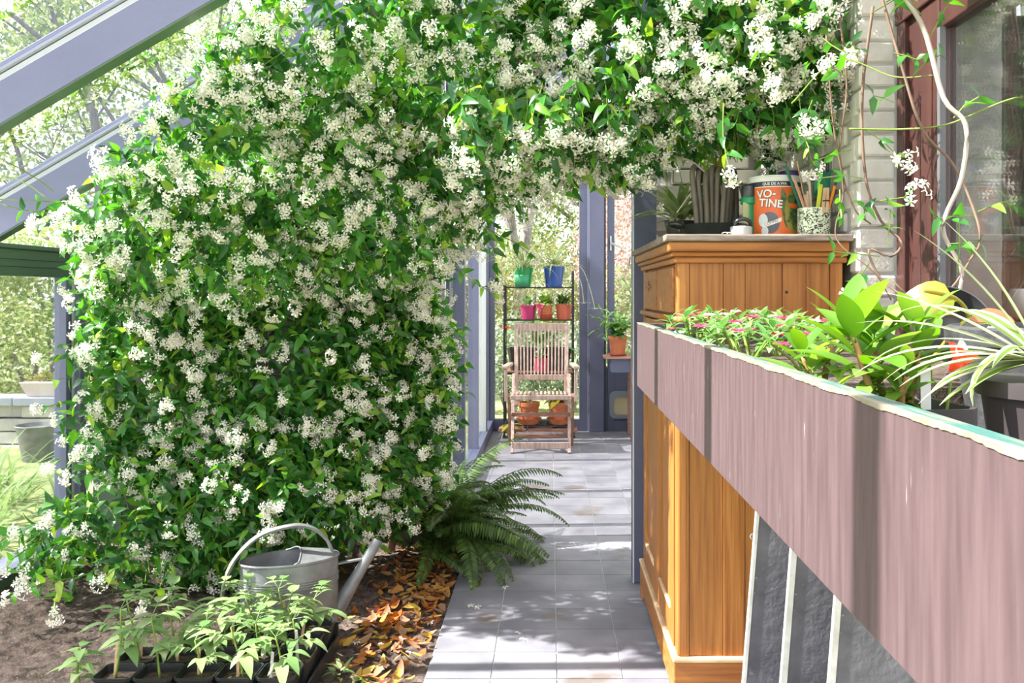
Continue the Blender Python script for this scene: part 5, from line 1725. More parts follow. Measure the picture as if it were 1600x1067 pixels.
# ================================================================== SEEDLINGS
tray_z = 0.012
PITCH = 0.126
colx = [-0.845 - PITCH * i for i in range(5)]
rowy = [2.80, 2.93, 3.06, 3.19]
t = thing('seedling_tray', 'black plastic tray under the square seedling pots', 'tray', (-1.0, 3.0, 0))
ob('tray', MB().box(-1.16, -0.772, 2.66, 3.262, 0.012, 0.022).box(-0.774, -0.768, 2.66, 3.262, 0.012, 0.06).box(-1.16, -0.772, 3.258, 3.264, 0.012, 0.1), M['plastic'], t)
ob('tray_rim', MB().box(-1.16, -0.764, 3.258, 3.272, 0.098, 0.104), M['plastic'], t)
ROWN = ['front row', 'second row', 'third row', 'back row']
COLN = ['nearest the path', 'second from the path', 'middle', 'second from the open soil', 'nearest the open soil']
SEEDN = 0
for r in range(4):
    for c in range(5):
        if (r == 3 and c > 2) or (r == 2 and c > 3):
            continue
        x = colx[c] + (0.01 if r % 2 else 0)
        y = rowy[r]
        z0 = 0.022 if c < 3 else 0.02
        rr = random.Random(100 + r * 7 + c)
        t = thing('potted_seedling', 'tomato seedling in black square pot, %s of the tray, %s' % (ROWN[r], COLN[c]), 'seedling', (x, y, z0), group='tomato seedlings in the tray')
        mm = MB().sqlathe([(0.045, 0), (0.0565, 0.092), (0.061, 0.092), (0.061, 0.1), (0.0575, 0.1), (0.055, 0.082)], (x, y, z0), close=False)
        ob('pot', mm, M['plastic'], t)
        ob('soil', MB().sqlathe([(0.0555, 0.0), (0.02, 0.006)], (x, y, z0 + 0.074)), M['potsoil'], t)
        hgt = rr.uniform(0.11, 0.19) * (1.0 if c < 4 else 1.15)
        lean = Vector((rr.uniform(-.45, .2), rr.uniform(-.25, .2), 1)).normalized()
        b0 = Vector((x + rr.uniform(-.015, .015), y + rr.uniform(-.015, .015), z0 + 0.078))
        pp = bez([b0, b0 + lean * hgt * 0.5, b0 + lean * hgt * 0.8 + Vector((-0.01, 0, hgt * 0.2))], 8)
        stm = ob('stem', MB().tube(pp, [0.0042 - 0.0018 * i / (len(pp) - 1) for i in range(len(pp))], 6), M['greenstem'], t, smooth=True)
        for k in range(9):
            q = pp[max(2, len(pp) - 1 - (k % 3) * 2)]
            a = k * 2.3 + rr.uniform(0, 1)
            el = rr.uniform(0.0, 0.6)
            d = Vector((math.cos(a) * math.cos(el), math.sin(a) * math.cos(el), math.sin(el)))
            Lr = rr.uniform(0.075, 0.12) if k > 1 else 0.05
            lm_ = MB()
            mid = q + d * Lr * 0.45
            lm_.tube([q, mid, q + d * Lr * 0.7], 0.0014, 4)
            lm_.leaf(q + d * Lr * 0.6, d, (0, 0, 1), Lr * 0.75, Lr * 0.36, 0.6, 0.2, 5)
            if k > 0:
                sd = d.cross(Vector((0, 0, 1))).normalized()
                for s in (-1, 1):
                    lm_.leaf(mid, d * 0.7 + sd * s, (0, 0, 1), Lr * 0.45, Lr * 0.24, 0.5, 0.2, 4)
                    if k % 2:
                        lm_.leaf(q + d * Lr * 0.62, d * 0.6 + sd * s, (0, 0, 1), Lr * 0.42, Lr * 0.2, 0.5, 0.2, 4)
            ob('leaf', lm_, M['seed'], t, smooth=True)
        if (r * 5 + c) % 4 != 3:
            sx_, sy_ = x + rr.uniform(-.03, .035), y + rr.uniform(-.02, .03)
            sl = thing('plant_marker', 'wooden plant marker stuck in the seedling pot %s, %s' % (ROWN[r].replace(' row', ' row'), COLN[c]), 'plant marker', (sx_, sy_, z0 + 0.06), group='plant markers in the seedling pots')
            ob('marker', MB().bar((sx_, sy_, z0 + 0.06), (sx_ + rr.uniform(-.012, .012), sy_ + rr.uniform(-.01, .01), z0 + rr.uniform(0.15, 0.185)), 0.0095, 0.0022, (0, 1, 0)), M['stick' if rr.random() < .7 else 'milk'], sl, bevel=0.0008)

# a few taller weeds and seedlings at the open end of the bed
for i, (x, y) in enumerate(((-1.48, 2.84), (-1.42, 3.02))):
    rr = random.Random(300 + i)
    t = thing('young_plant', ('leafy young plant rooted in the bare soil beside the pots', 'second young plant in the soil behind the first one')[i], 'plant', (x, y, soilz(x, y)))
    ob('stem', MB().tube([(x, y, 0), (x - 0.02, y, 0.1), (x - 0.01, y - 0.01, 0.18)], 0.004, 6), M['greenstem'], t)
    for k in range(12):
        a = k * 2.4
        ob('leaf', MB().leaf((x - 0.012, y, 0.08 + 0.009 * k), (math.cos(a), math.sin(a), 0.35), (0, 0, 1), rr.uniform(.06, .11), 0.036, 0.6), M['seed'], t, smooth=True)
t = thing('weed', 'small pale weed on the soil at the corner of the seedling tray', 'weed', (-0.7, 2.98, 0.0))
rosette(t, (-0.7, 2.98, soilz(-0.7, 2.98) + 0.01), 18, 0.03, 0.06, 0.3, M['seed'], (0.1, 1.2), 0.6, spread=0.035, seed=41)
t = thing('weed', 'green seedling among the fallen leaves near the path edge', 'weed', (-0.63, 2.95, 0.0))
rosette(t, (-0.61, 2.97, soilz(-0.61, 2.97) + 0.015), 5, 0.03, 0.05, 0.45, M['imp'], (0.2, 1.0), 0.6, spread=0.01, seed=42)

# ================================================================== FALLEN LEAVES
NL = 700
lx = np.where(rng.random(NL) < 0.75, rng.normal(-0.56, 0.13, NL), rng.uniform(-1.1, -0.44, NL))
ly = np.where(rng.random(NL) < 0.5, rng.uniform(2.75, 4.7, NL), rng.normal(3.85, 0.38, NL))
okk = (lx < -0.44) & (lx > -1.3) & (ly > 2.7) & (ly < 4.65) & ~((np.abs(lx + 0.985) < 0.2) & (np.abs(ly - 3.39) < 0.17)) & ~((lx < -0.76) & (ly < 3.28)) & (rng.random(NL) < np.clip((lx + 1.05) / 0.35, 0.12, 1))
lx, ly = lx[okk], ly[okk]
n = len(lx)
ldir = rand_dirs(n)
ldir[:, 2] *= 0.3
lno = unit(np.array([0, 0, 1.0]) + rng.normal(0, .33, (n, 3)))
lR = frames(ldir, lno)
lz = np.array([soilz(a, b_) for a, b_ in zip(lx, ly)]) + rng.uniform(0.008, 0.022, n)
lP = np.stack([lx, ly, lz], 1)
lS = rng.uniform(0.04, 0.066, n)
_l = MB().leaf((0, -0.5, 0), (0, 1, 0), (0, 0, 1), 1.0, 0.5, -0.35, 0.45, 5)
order = np.argsort(ly)
KINDS_ = [('lit_orange', 'curled orange dead leaf lying on the soil by the path edge'), ('lit_yellow', 'yellow dead leaf lying on the soil by the path edge'), ('lit_brown', 'tan brown dead leaf lying on the soil by the path edge'), ('lit_red', 'rust red dead leaf lying on the soil by the path edge')]
lmes = []
for kname, _ in KINDS_:
    me = mesh_of('fallen_leaf', _l, smooth=True)
    me.materials.append(M[kname])
    lmes.append(me)
sel = order[:230]
for i in sel:
    k = int(rng.choice(4, p=[.33, .22, .33, .12]))
    o = place('fallen_leaf', lmes[k], None, m4(lR[i], lP[i], lS[i]))
    x_, y_ = lP[i][0], lP[i][1]
    where = 'under the fern' if y_ > 4.05 else 'beside the watering can' if x_ < -0.7 else 'at the front corner of the bed' if y_ < 3.15 else 'along the path edge, level with the can' if y_ < 3.6 else 'along the path edge between can and fern'
    kd = KINDS_[k][1].split(' lying')[0]
    tag(o, kd + ' on the soil ' + where, 'leaf', kd.replace('leaf', 'leaves') + ' ' + where)
rest = order[230:]
ob('leaf_litter', scatter_mesh('leaf_litter', _l.v, _l.f, lR[rest], lP[rest], lS[rest], smooth=True), M['litter'], kind='stuff', label='layer of orange and brown dead leaves under the jasmine and fern', cat='leaves')
# shed blossoms
for i, (x, y) in enumerate(((-0.55, 3.35), (-0.62, 3.3), (-0.5, 3.2), (-0.72, 3.33), (-0.33, 3.72), (-0.3, 3.7), (-0.12, 3.42), (-0.1, 3.36), (-0.58, 3.05), (-0.47, 3.5), (0.02, 2.95), (-0.2, 3.95))):
    o = place('shed_blossom', fme, None, Matrix.Translation((x, y, (soilz(x, y) + 0.025) if x < -0.43 else 0.004)) @ Euler((0.3 * (i % 3 - 1), 0.2, i)).to_matrix().to_4x4() @ Matrix.Scale(1.1, 4))
    soil_ = x < -0.43
    tag(o, 'white star blossom dropped on the soil among dead leaves' if soil_ else 'white star blossom dropped on the grey path tiles', 'flower', 'blossoms dropped on the soil' if soil_ else 'blossoms dropped on the path')

# ================================================================== PLANTS IN THE PLANTER
# bedding flowers behind the front board
SPOTS = [(0.40, 2.55, 'pinkfl'), (0.36, 2.2, 'pinkfl'), (0.48, 2.45, 'pinkfl'), (0.55, 2.6, 'whitefl'), (0.64, 2.55, 'whitefl'), (0.46, 2.05, 'pinkfl'), (0.57, 2.25, 'whitefl'), (0.66, 2.3, 'pinkfl'), (0.4, 1.85, 'pinkfl'), (0.5, 1.75, 'pinkfl'), (0.6, 1.95, 'pinkfl'), (0.75, 2.5, 'whitefl'), (0.42, 2.35, 'whitefl'), (0.55, 1.9, 'pinkfl')]
WORDS = ['deep pink bedding plant at the far end of the planter', 'deep pink bedding plant close behind the planter front board', 'pale pink bedding plant behind the first one at the far end', 'white bedding plant against the planter end board', 'white bedding plant second along the planter end board',
         'pink bedding plant in the middle of the flower patch', 'white bedding plant in the middle of the flower patch', 'bright pink bedding plant beside the broad leaved impatiens', 'pink bedding plant lowest along the planter front board', 'pink bedding plant under the broad impatiens leaves',
         'magenta bedding plant just behind the impatiens', 'white bedding plant nearest the brick wall', 'small white bedding plant between the pink ones', 'pink bedding plant tucked behind the impatiens stem']
ZS = PZ0 + 0.13
for i, ((x, y, fm_), lab) in enumerate(zip(SPOTS, WORDS)):
    rr = random.Random(500 + i)
    t = thing('bedding_plant', lab, 'flowering plant', (x, y, ZS), group='bedding flowers in the planter')
    for k in range(5):
        a = k * 1.256 + rr.uniform(0, .6)
        tip = Vector((x + 0.07 * math.cos(a), y + 0.08 * math.sin(a), ZS + rr.uniform(.05, .1)))
        sm = ob('shoot', MB().tube([(x, y, ZS - 0.01), (x + 0.03 * math.cos(a), y + 0.03 * math.sin(a), ZS + 0.03), tip], 0.003, 5), M['greenstem'], t)
        for j in range(8):
            aa = j * 2.4 + k
            el = 0.1 + 0.14 * j
            d = (math.cos(aa) * math.cos(el), math.sin(aa) * math.cos(el), math.sin(el))
            ob('leaf', MB().leaf(tip - Vector((0, 0, 0.012 - 0.002 * j)), d, (0, 0, 1), rr.uniform(.03, .048), 0.015, 0.5, 0.3, 4), M['catha'], sm, smooth=True)
        if k < 3:
            fp_ = tip + Vector((rr.uniform(-.03, .03), rr.uniform(-.05, 0), rr.uniform(-0.005, .014)))
            pm = MB()
            for j in range(5):
                aa = j * 1.2566 + k
                pm.leaf(fp_, (math.cos(aa), math.sin(aa) - 0.2, 0.35), (0, -0.4, 1), 0.018, 0.019, 0.3, 0.1, 3)
            ob('flower', pm, M[fm_], t)
t = thing('lilac_flower', 'small lilac daisy flower rising behind the impatiens by the brick wall', 'flower', (0.8, 2.3, ZS))
ob('stem', MB().tube([(0.8, 2.3, ZS), (0.79, 2.29, ZS + 0.08)], 0.002, 5), M['greenstem'], t)
pm = MB()
for j in range(9):
    aa = j * 0.698
    pm.leaf((0.79, 2.29, ZS + 0.08), (math.cos(aa), -0.3, math.sin(aa) * 0.6 + 0.3), (0, -1, 0.3), 0.022, 0.008, 0.2, 0.1, 3)
ob('petals', pm, M['lilac'], t)
t = thing('wooden_slip', 'weathered grey wooden slip standing between flowers and cupboard', 'wood', (0.66, 2.66, ZS - 0.02))
ob('slip', MB().bar((0.655, 2.66, ZS - 0.02), (0.662, 2.66, ZS + 0.082), 0.028, 0.012, (0, 1, 0)), M['shed'], t, bevel=0.002)

# square black pots of impatiens
def impatiens(lab, x, y, z, hw, stems, seed, rim_tilt=0.0):
    rr = random.Random(seed)
    t = thing('potted_impatiens', lab, 'potted plant', (x, y, z))
    ob('pot', MB().sqlathe([(hw * 0.72, 0), (hw * 0.93, 0.085), (hw, 0.085), (hw, 0.108), (hw * 0.94, 0.108), (hw * 0.88, 0.09)], (x, y, z), close=False, rot=0.12), M['plastic2'], t)
    ob('soil', MB().sqlathe([(hw * 0.9, 0.0), (hw * 0.4, 0.006)], (x, y, z + 0.088), rot=0.12), M['potsoil'], t)
    for k, (dx, dy, h, nlv, L0) in enumerate(stems):
        b0 = Vector((x + dx * 0.4, y + dy * 0.4, z + 0.09))
        tip = Vector((x + dx, y + dy, z + 0.1 + h))
        pp = bez([b0, (b0 + tip) / 2 + Vector((rr.uniform(-.008, .008), 0, 0.0)), tip], 8)
        sm = ob('stem', MB().tube(pp, [0.0058 - 0.002 * i / (len(pp) - 1) for i in range(len(pp))], 8), M['redstem'], t, smooth=True)
        for j in range(nlv):
            a = j * 2.39996 + k * 1.3 + rr.uniform(-.2, .2)
            lowk = j / nlv
            el = 0.42 + 0.85 * lowk + rr.uniform(-.12, .12)
            d = Vector((math.cos(a) * math.cos(el), math.sin(a) * math.cos(el), math.sin(el)))
            q = tip - (tip - b0) * 0.6 * (1 - lowk) ** 1.5
            L = L0 * rr.uniform(.8, 1.1) * (1 - 0.25 * lowk)
            ob('leaf', MB().tube([q, q + d * 0.014], 0.0018, 4).leaf(q + d * 0.012, d, (0, 0, 1), L, L * 0.42, rr.uniform(.1, .5), 0.24, 8, tip=0.8), M['imp'], sm, smooth=True)
        for j in range(11):
            a = rr.uniform(0, 6.28)
            q = pp[1 + j % 5]
            ob('leaf', MB().leaf(q, (math.cos(a), math.sin(a), 0.0), (0, 0, 1), rr.uniform(.03, .06), 0.024, 0.7, 0.2, 5), M['imp'], sm, smooth=True)
    return t


impatiens('broad leaved impatiens in a square black pot close behind the front board', 0.45, 1.16, 1.05, 0.073,
          [(-0.06, 0.0, 0.1, 12, 0.115), (0.028, 0.0, 0.1, 11, 0.09), (0.0, -0.03, 0.045, 7, 0.06), (-0.02, 0.03, 0.085, 9, 0.1)], 61)
impatiens('shorter impatiens in a black pot behind the broad leaved one', 0.42, 1.42, 1.04, 0.07, [(-0.02, 0, 0.06, 9, 0.085), (0.04, 0.02, 0.1, 8, 0.085)], 62)
t = thing('red_flower', 'orange red flower with white lip at the rim of the square pot', 'flower', (0.5, 1.1, 1.14))
ob('stem', MB().tube([(0.497, 1.13, 1.13), (0.502, 1.12, 1.2), (0.503, 1.1, 1.225)], 0.002, 5), M['greenstem'], t)
for j in range(5):
    aa = j * 1.2566
    ob('petal', MB().leaf((0.503, 1.1, 1.222), (math.cos(aa) * 0.5, -0.3, math.sin(aa)), (0, -1, 0), 0.022, 0.017, 0.6, 0.2, 4), M['redfl'] if j != 1 else M['whitefl'], t)
t = thing('plant_tag', 'white plastic plant tag in the square black pot', 'plant tag', (0.478, 1.14, 1.13))
ob('tag', MB().bar((0.478, 1.14, 1.13), (0.477, 1.14, 1.205), 0.013, 0.0015, (0, 1, 0)), M['white'], t)

# big black tub with rim, filled with gravel, towards the window
t = thing('black_tub', 'large dusty black tub with a thick rim beside the window', 'tub', (0.83, 1.36, 1.05))
mm = MB().lathe([(0.17, 0.0), (0.2, 0.17), (0.212, 0.172), (0.214, 0.196), (0.204, 0.2), (0.196, 0.18)], (0.83, 1.36, 1.05), 48)
mm.f.pop()
mm.m.pop()
ob('tub_body', mm, M['tub'], t, smooth=True, angle=0.6)
gv = scatter_mesh('gravel', [(-1, -1, -.6), (1, -1, -.5), (1.1, 1, -.5), (-1, 1.1, -.6), (-.6, -.7, .6), (.7, -.6, .5), (.6, .7, .6), (-.7, .6, .5)], [(0, 1, 5, 4), (1, 2, 6, 5), (2, 3, 7, 6), (3, 0, 4, 7), (4, 5, 6, 7)],
                  frames(rand_dirs(700), rand_dirs(700)), np.stack([0.83 + 0.185 * np.sqrt(rng.random(700)) * np.cos(np.arange(700) * 2.4), 1.36 + 0.185 * np.sqrt(rng.random(700)) * np.sin(np.arange(700) * 2.4), np.full(700, 1.232) + rng.uniform(-.004, .006, 700)], 1), rng.uniform(.004, .008, 700), off=(0.83, 1.36, 1.05))
ob('gravel', gv, M['gravel'], t, kind='stuff')
ob('soil', MB().lathe([(0.197, 0), (0, 0.001)], (0.83, 1.36, 1.226), 32), M['potsoil'], t)
# dark bucket lying on its side behind
t = thing('dark_bowl', 'dark round bowl lying tilted against the window sill', 'bowl', (0.83, 1.78, 1.05))
Tt = Matrix.Rotation(math.radians(62), 3, 'X')
mm = MB().lathe([(0.0, -0.05), (0.045, -0.045), (0.07, -0.015), (0.076, 0.015), (0.08, 0.018), (0.076, 0.02), (0.066, -0.01), (0.04, -0.036), (0.0, -0.04)], (0.775, 1.74, 1.235), 40, tilt=Tt)
ob('bowl', mm, M['plastic'], t, smooth=True, angle=0.7)
t = thing('broken_pot', 'broken terracotta pot resting in the dark bowl', 'pot', (0.83, 1.64, 1.16))
mm = MB().lathe([(0.025, 0), (0.04, 0.06), (0.044, 0.06), (0.044, 0.075), (0.036, 0.075)], (0.79, 1.66, 1.2), 20, tilt=Matrix.Rotation(1.1, 3, 'X'))
ob('pot', mm, M['terra'], t, smooth=True, angle=0.6)
# houseplant with one big yellowing leaf
t = thing('yellowing_plant', 'plant with one big yellow leaf and arching yellow stalks by the window', 'plant', (0.76, 1.66, 1.1))
b0 = (0.775, 1.62, 1.16)
s1 = ob('stalk', MB().tube(bez([b0, (0.75, 1.6, 1.25), (0.72, 1.59, 1.29), (0.66, 1.58, 1.305)], 12), 0.004, 6), M['yellowleaf'], t, smooth=True)
ob('leaf', MB().leaf((0.715, 1.585, 1.288), (-0.72, -0.12, 0.16), (0.1, -0.75, 0.66), 0.115, 0.085, 1.25, 0.12, 9, tip=0.6), M['yellowleaf'], t, smooth=True)
s2 = ob('stalk', MB().tube(bez([b0, (0.73, 1.55, 1.25), (0.68, 1.5, 1.24), (0.62, 1.46, 1.19)], 12), 0.0035, 6), M['yellowleaf'], t, smooth=True)
ob('leaf', blade_mb((0.7, 1.53, 1.24), (0.8, -0.3, 0.3), 0.16, 0.022, 2.2, 8), [M['yellowleaf'], M['yellowleaf']], t, smooth=True)

# big variegated spider plant at the window end
t = thing('spider_plant', 'large cream edged spider plant spilling over the planter front near the window', 'plant', (0.5, 0.86, 1.05))
sc = Vector((0.485, 0.87, 1.235))
ob('pot', MB().lathe([(0.05, 0), (0.07, 0.15), (0.076, 0.15), (0.076, 0.165), (0.068, 0.165)], (0.5, 0.88, 1.05), 28), M['plastic2'], t, smooth=True, angle=0.6)
SB = [  # direction (x, y, z), length, droop, width
    ((-0.9, 0.5, 0.75), 0.23, 0.55, 0.018), ((-0.85, 0.6, 0.5), 0.25, 0.7, 0.017), ((-0.95, 0.3, 0.3), 0.25, 1.1, 0.017), ((-0.95, 0.05, 0.22), 0.2, 1.0, 0.016), ((-0.9, 0.1, 0.12), 0.19, 0.9, 0.017),
    ((-0.95, -0.05, 0.1), 0.16, 1.0, 0.018), ((-0.8, 0.2, -0.05), 0.17, 0.9, 0.018), ((-0.9, 0.0, -0.15), 0.15, 0.7, 0.02), ((-0.8, -0.2, 0.0), 0.13, 0.9, 0.02), ((-0.5, -0.1, 0.25), 0.16, 2.6, 0.013),
    ((-0.7, 0.3, 1.3), 0.24, 0.5, 0.019), ((-0.45, 0.2, 1.2), 0.24, 0.5, 0.02), ((-0.5, 0.9, 0.9), 0.26, 1.3, 0.015), ((-0.2, 0.9, 0.8), 0.25, 1.4, 0.015), ((0.3, 0.8, 0.9), 0.25, 1.2, 0.016),
    ((0.7, 0.4, 0.9), 0.25, 1.2, 0.016), ((0.9, -0.2, 0.5), 0.22, 1.4, 0.016), ((0.5, -0.7, 0.5), 0.2, 1.4, 0.016), ((-0.2, -0.8, 0.5), 0.18, 1.5, 0.016), ((-0.6, -0.5, 0.4), 0.17, 1.3, 0.016),
    ((-0.85, 0.6, 0.25), 0.22, 1.2, 0.014), ((-0.8, 0.8, 0.45), 0.26, 1.3, 0.014), ((0.2, 0.3, 1.4), 0.24, 0.7, 0.017)]
for d, L, dr, wd in SB:
    ob('leaf', blade_mb(sc + Vector((d[0] * 0.012, d[1] * 0.012, 0)), d, L * 0.72, wd * 1.15, dr, 12), [M['spider_g'], M['spider_w']], t, smooth=True)

# furniture seen through the house window
t = thing('sideboard', 'brown wooden sideboard standing inside behind the house window', 'sideboard', (1.5, 2.5, 0))
ob('carcass', MB().box(1.3, 1.75, 2.4, 2.95, 0.1, 1.2), M['table'], t, bevel=0.004)
ob('board_top', MB().box(1.28, 1.78, 2.36, 2.97, 1.2, 1.235), M['table'], t, bevel=0.004)
ob('drawer', MB().box(1.33, 1.72, 2.385, 2.4, 0.95, 1.16), M['table'], t, bevel=0.004)
for x in (1.33, 1.72):
    for y in (2.43, 2.92):
        ob('leg', MB().box(x - 0.02, x + 0.02, y - 0.02, y + 0.02, 0, 0.1), M['table'], t)
for i, (x, y) in enumerate(((1.36, 2.6), (1.46, 2.55), (1.55, 2.62))):
    lab = ('white paper cup on the indoor sideboard, closest to the brick wall', 'middle white paper cup on the indoor sideboard', 'white paper cup on the indoor sideboard, farthest from the brick')[i]
    o = ob('paper_cup', MB().lathe([(0.04, 0), (0.025, 0.075), (0.022, 0.078)], (0, 0, 0), 16), M['white'], smooth=True, label=lab, cat='cup', group='paper cups indoors')
    o.location = (x, y, 1.235)

# ================================================================== GARDEN OUTSIDE
def fol(name, blobs, n, s0, s1, m, par, shell=0.35, tmpl=LEAF_S):
    c = np.array([b[:3] for b in blobs], float)
    r = np.array([b[3:6] if len(b) > 4 else [b[3]] * 3 for b in blobs], float)
    wgt = (r ** 2).sum(1)
    k = rng.choice(len(blobs), size=n, p=wgt / wgt.sum())
    d = rand_dirs(n)
    rad = (rng.random(n) ** 0.5 * (1 - shell) + shell)[:, None]
    Pp = c[k] + d * r[k] * rad * (1 + 0.15 * np.sin(d[:, :1] * 9 + k[:, None]))
    Pp = Pp[Pp[:, 2] > 0.0] if True else Pp
    nn = len(Pp)
    R_ = frames(rand_dirs(nn) + np.array([0, 0, -.3]), rand_dirs(nn) + np.array([-.3, -.3, .6]))
    return ob(name, scatter_mesh(name, tmpl[0], tmpl[1], R_, Pp, rng.uniform(s0, s1, nn), off=root_of(par).location), m, par, kind='stuff')


def tree(name, lab, cat, base, height, r0, seed, m, nleaf, ls, lean=(0, 0), spread=1.0, lv=4, group=None, first=0.35):
    rr = random.Random(seed)
    t = thing(name, lab, cat, base, group=group)
    tips = []
    tw = MB()

    def grow(p, d, L, r, depth, par):
        pts = [p]
        cur = Vector(p)
        dd = Vector(d)
        for i in range(4):
            dd = (dd + Vector((rr.uniform(-.22, .22), rr.uniform(-.22, .22), rr.uniform(-.05, .16)))).normalized()
            cur = cur + dd * L / 4
            pts.append(cur.copy())
        rad = [r * (1 - 0.4 * i / 4) for i in range(5)]
        if depth == 0:
            ob('trunk', MB().tube(pts, rad, 10), M['bark'], t, smooth=True)
        elif depth == 1:
            ob('branch', MB().tube(pts, rad, 7), M['bark'], t, smooth=True)
        else:
            tw.tube(pts, rad, 4, cap=False)
        if depth >= 2:
            tips.extend(pts[2:])
        if depth < lv:
            for k in range(3 if depth < 2 else 2):
                a = rr.uniform(0, 6.28)
                nd = (dd * 0.75 + Vector((math.cos(a), math.sin(a), rr.uniform(-.1, .5))) * 0.75 * spread).normalized()
                grow(pts[-1] if k < 2 else pts[2], nd, L * rr.uniform(.62, .82), r * 0.55, depth + 1, None)
    grow(Vector(base), Vector((lean[0], lean[1], 1)).normalized(), height * first, r0, 0, None)
    ob('twigs', tw, M['bark'], t, kind='stuff')
    tp = np.array([tuple(v) for v in tips])
    k = rng.choice(len(tp), size=nleaf)
    Pp = tp[k] + rng.normal(0, 0.16 * height / 4, (nleaf, 3))
    Pp = Pp[Pp[:, 2] > 0.5]
    nn = len(Pp)
    R_ = frames(rand_dirs(nn) + np.array([0, 0, -.4]), rand_dirs(nn) + np.array([-.3, -.3, .7]))
    ob('leaves', scatter_mesh('leaves', LEAF_S[0], LEAF_S[1], R_, Pp, rng.uniform(ls * .7, ls * 1.2, nn), off=t.location), m, t, kind='stuff')
    return t


tree('garden_tree', 'leafy tree leaning beyond the glass roof over the garden wall', 'tree', (-5.6, 11.2, -0.1), 7.0, 0.13, 3, M['treeleaf'], 6500, 0.09, lean=(0.12, 0), group=None)
tree('garden_tree', 'second tree with thick grey trunk behind the corner post', 'tree', (-4.9, 12.8, -0.1), 7.4, 0.16, 8, M['treeleaf'], 5000, 0.09, lean=(0.1, 0))
tree('garden_tree', 'tree with bare twigs showing between the two roof rafters', 'tree', (-3.6, 12.0, -0.1), 6.4, 0.12, 15, M['shrub3'], 3500, 0.085, lean=(-0.1, 0), first=0.42)
tree('garden_tree', 'tall tree seen at the upper edge of the glass roof', 'tree', (-8.4, 12.5, -0.1), 7.5, 0.16, 21, M['treeleaf'], 6000, 0.1)
tree('garden_tree', 'forked grey tree beyond the far window', 'tree', (-0.5, 15.0, -0.1), 6.2, 0.15, 33, M['shrub3'], 4200, 0.13, first=0.46, spread=0.8)
tree('garden_tree', 'light leaved tree beyond the garden, left of the forked one', 'tree', (-2.6, 17.5, -0.1), 7.0, 0.16, 44, M['shrub1'], 5200, 0.16)
tree('garden_tree', 'tree beyond the door, hiding the neighbouring house', 'tree', (2.0, 18.5, -0.1), 7.0, 0.16, 47, M['shrub1'], 5000, 0.16)


def shrub(lab, blobs, n, s0, s1, m, name='shrub'):
    b = blobs[0]
    t = thing(name, lab, 'shrub', (b[0], b[1], -0.06))
    for q in range(3):
        ob('stem', MB().tube([(b[0] + 0.05 * q, b[1], -0.06), (b[0] + 0.12 * (q - 1), b[1], b[2] * 0.6), (b[0] + 0.22 * (q - 1), b[1], b[2])], 0.02, 6), M['bark'], t)
    fol('foliage', blobs, n, s0, s1, m, t)
    return t


shrub('yellow green shrub beyond the outer glass, over the garden wall', [(-5.0, 8.7, 0.75, 0.75, 0.5, 0.62), (-5.9, 8.8, 0.8, 0.8, 0.5, 0.7), (-4.4, 9.0, 0.5, 0.4, 0.4, 0.4)], 7000, .03, .065, M['shrubm'])
shrub('tall pale shrub filling the view under the eave beam', [(-5.6, 10.2, 1.4, 1.3, 0.6, 0.75), (-4.4, 10.6, 1.55, 1.0, 0.6, 0.6), (-6.8, 10.4, 1.3, 1.2, 0.6, 0.8)], 10000, .04, .08, M['shrub1'])
shrub('dark green shrub beside the grey shed', [(-4.75, 9.2, 1.05, 0.4, 0.35, 0.28), (-4.3, 9.5, 0.95, 0.3, 0.3, 0.25)], 1500, .05, .09, M['fern'])
shrub('pink leaved bush beyond the far window beside the post', [(0.75, 11.0, 1.75, 0.6, 0.5, 0.9), (1.2, 11.2, 1.2, 0.6, 0.5, 0.8), (0.9, 10.6, 2.4, 0.4, 0.4, 0.4)], 5200, .04, .075, M['pinkshrub'])
shrub('yellow green bush beyond the far window behind the plant stand', [(-0.2, 11.5, 1.3, 0.9, 0.5, 0.7), (-1.0, 11.8, 1.1, 0.7, 0.5, 0.9), (0.2, 11.2, 0.7, 0.6, 0.4, 0.6)], 8000, .04, .07, M['shrub2'])
shrub('grey green hedge bush close behind the far window', [(-0.5, 10.2, 0.55, 0.7, 0.35, 0.5), (0.2, 10.3, 0.5, 0.5, 0.35, 0.5)], 3500, .05, .085, M['shrub3'])
shrub('leafy bush behind the glass partition to the left of the path', [(-3.0, 7.6, 0.7, 0.6, 1.0, 0.8), (-3.0, 9.0, 1.0, 0.7, 0.8, 1.0)], 5200, .05, .09, M['shrub3'])
shrub('tall mixed hedge closing the view behind the forked tree', [(-1.2, 16.8, 2.6, 1.4, 0.6, 1.9), (0.6, 17.2, 2.9, 1.4, 0.6, 2.0), (-0.4, 16.4, 1.4, 1.6, 0.5, 1.4)], 11000, .06, .11, M['shrubm'], name='hedge')
shrub('leafy bush beyond the glazed door', [(1.0, 10.6, 0.9, 0.5, 0.4, 0.8)], 1800, .06, .1, M['shrub1'])
shrub('tall light hedge at the very end of the garden', [(-6, 20, 1.6, 2.6, 0.8, 1.8), (-2, 20.5, 1.5, 2.6, 0.8, 1.7), (2.2, 20.5, 1.5, 2.6, 0.8, 1.7), (-10, 17, 1.6, 2.4, 0.8, 1.9), (-9, 13, 1.4, 1.4, .9, 1.6)], 9000, .12, .22, M['shrub1'], name='hedge')

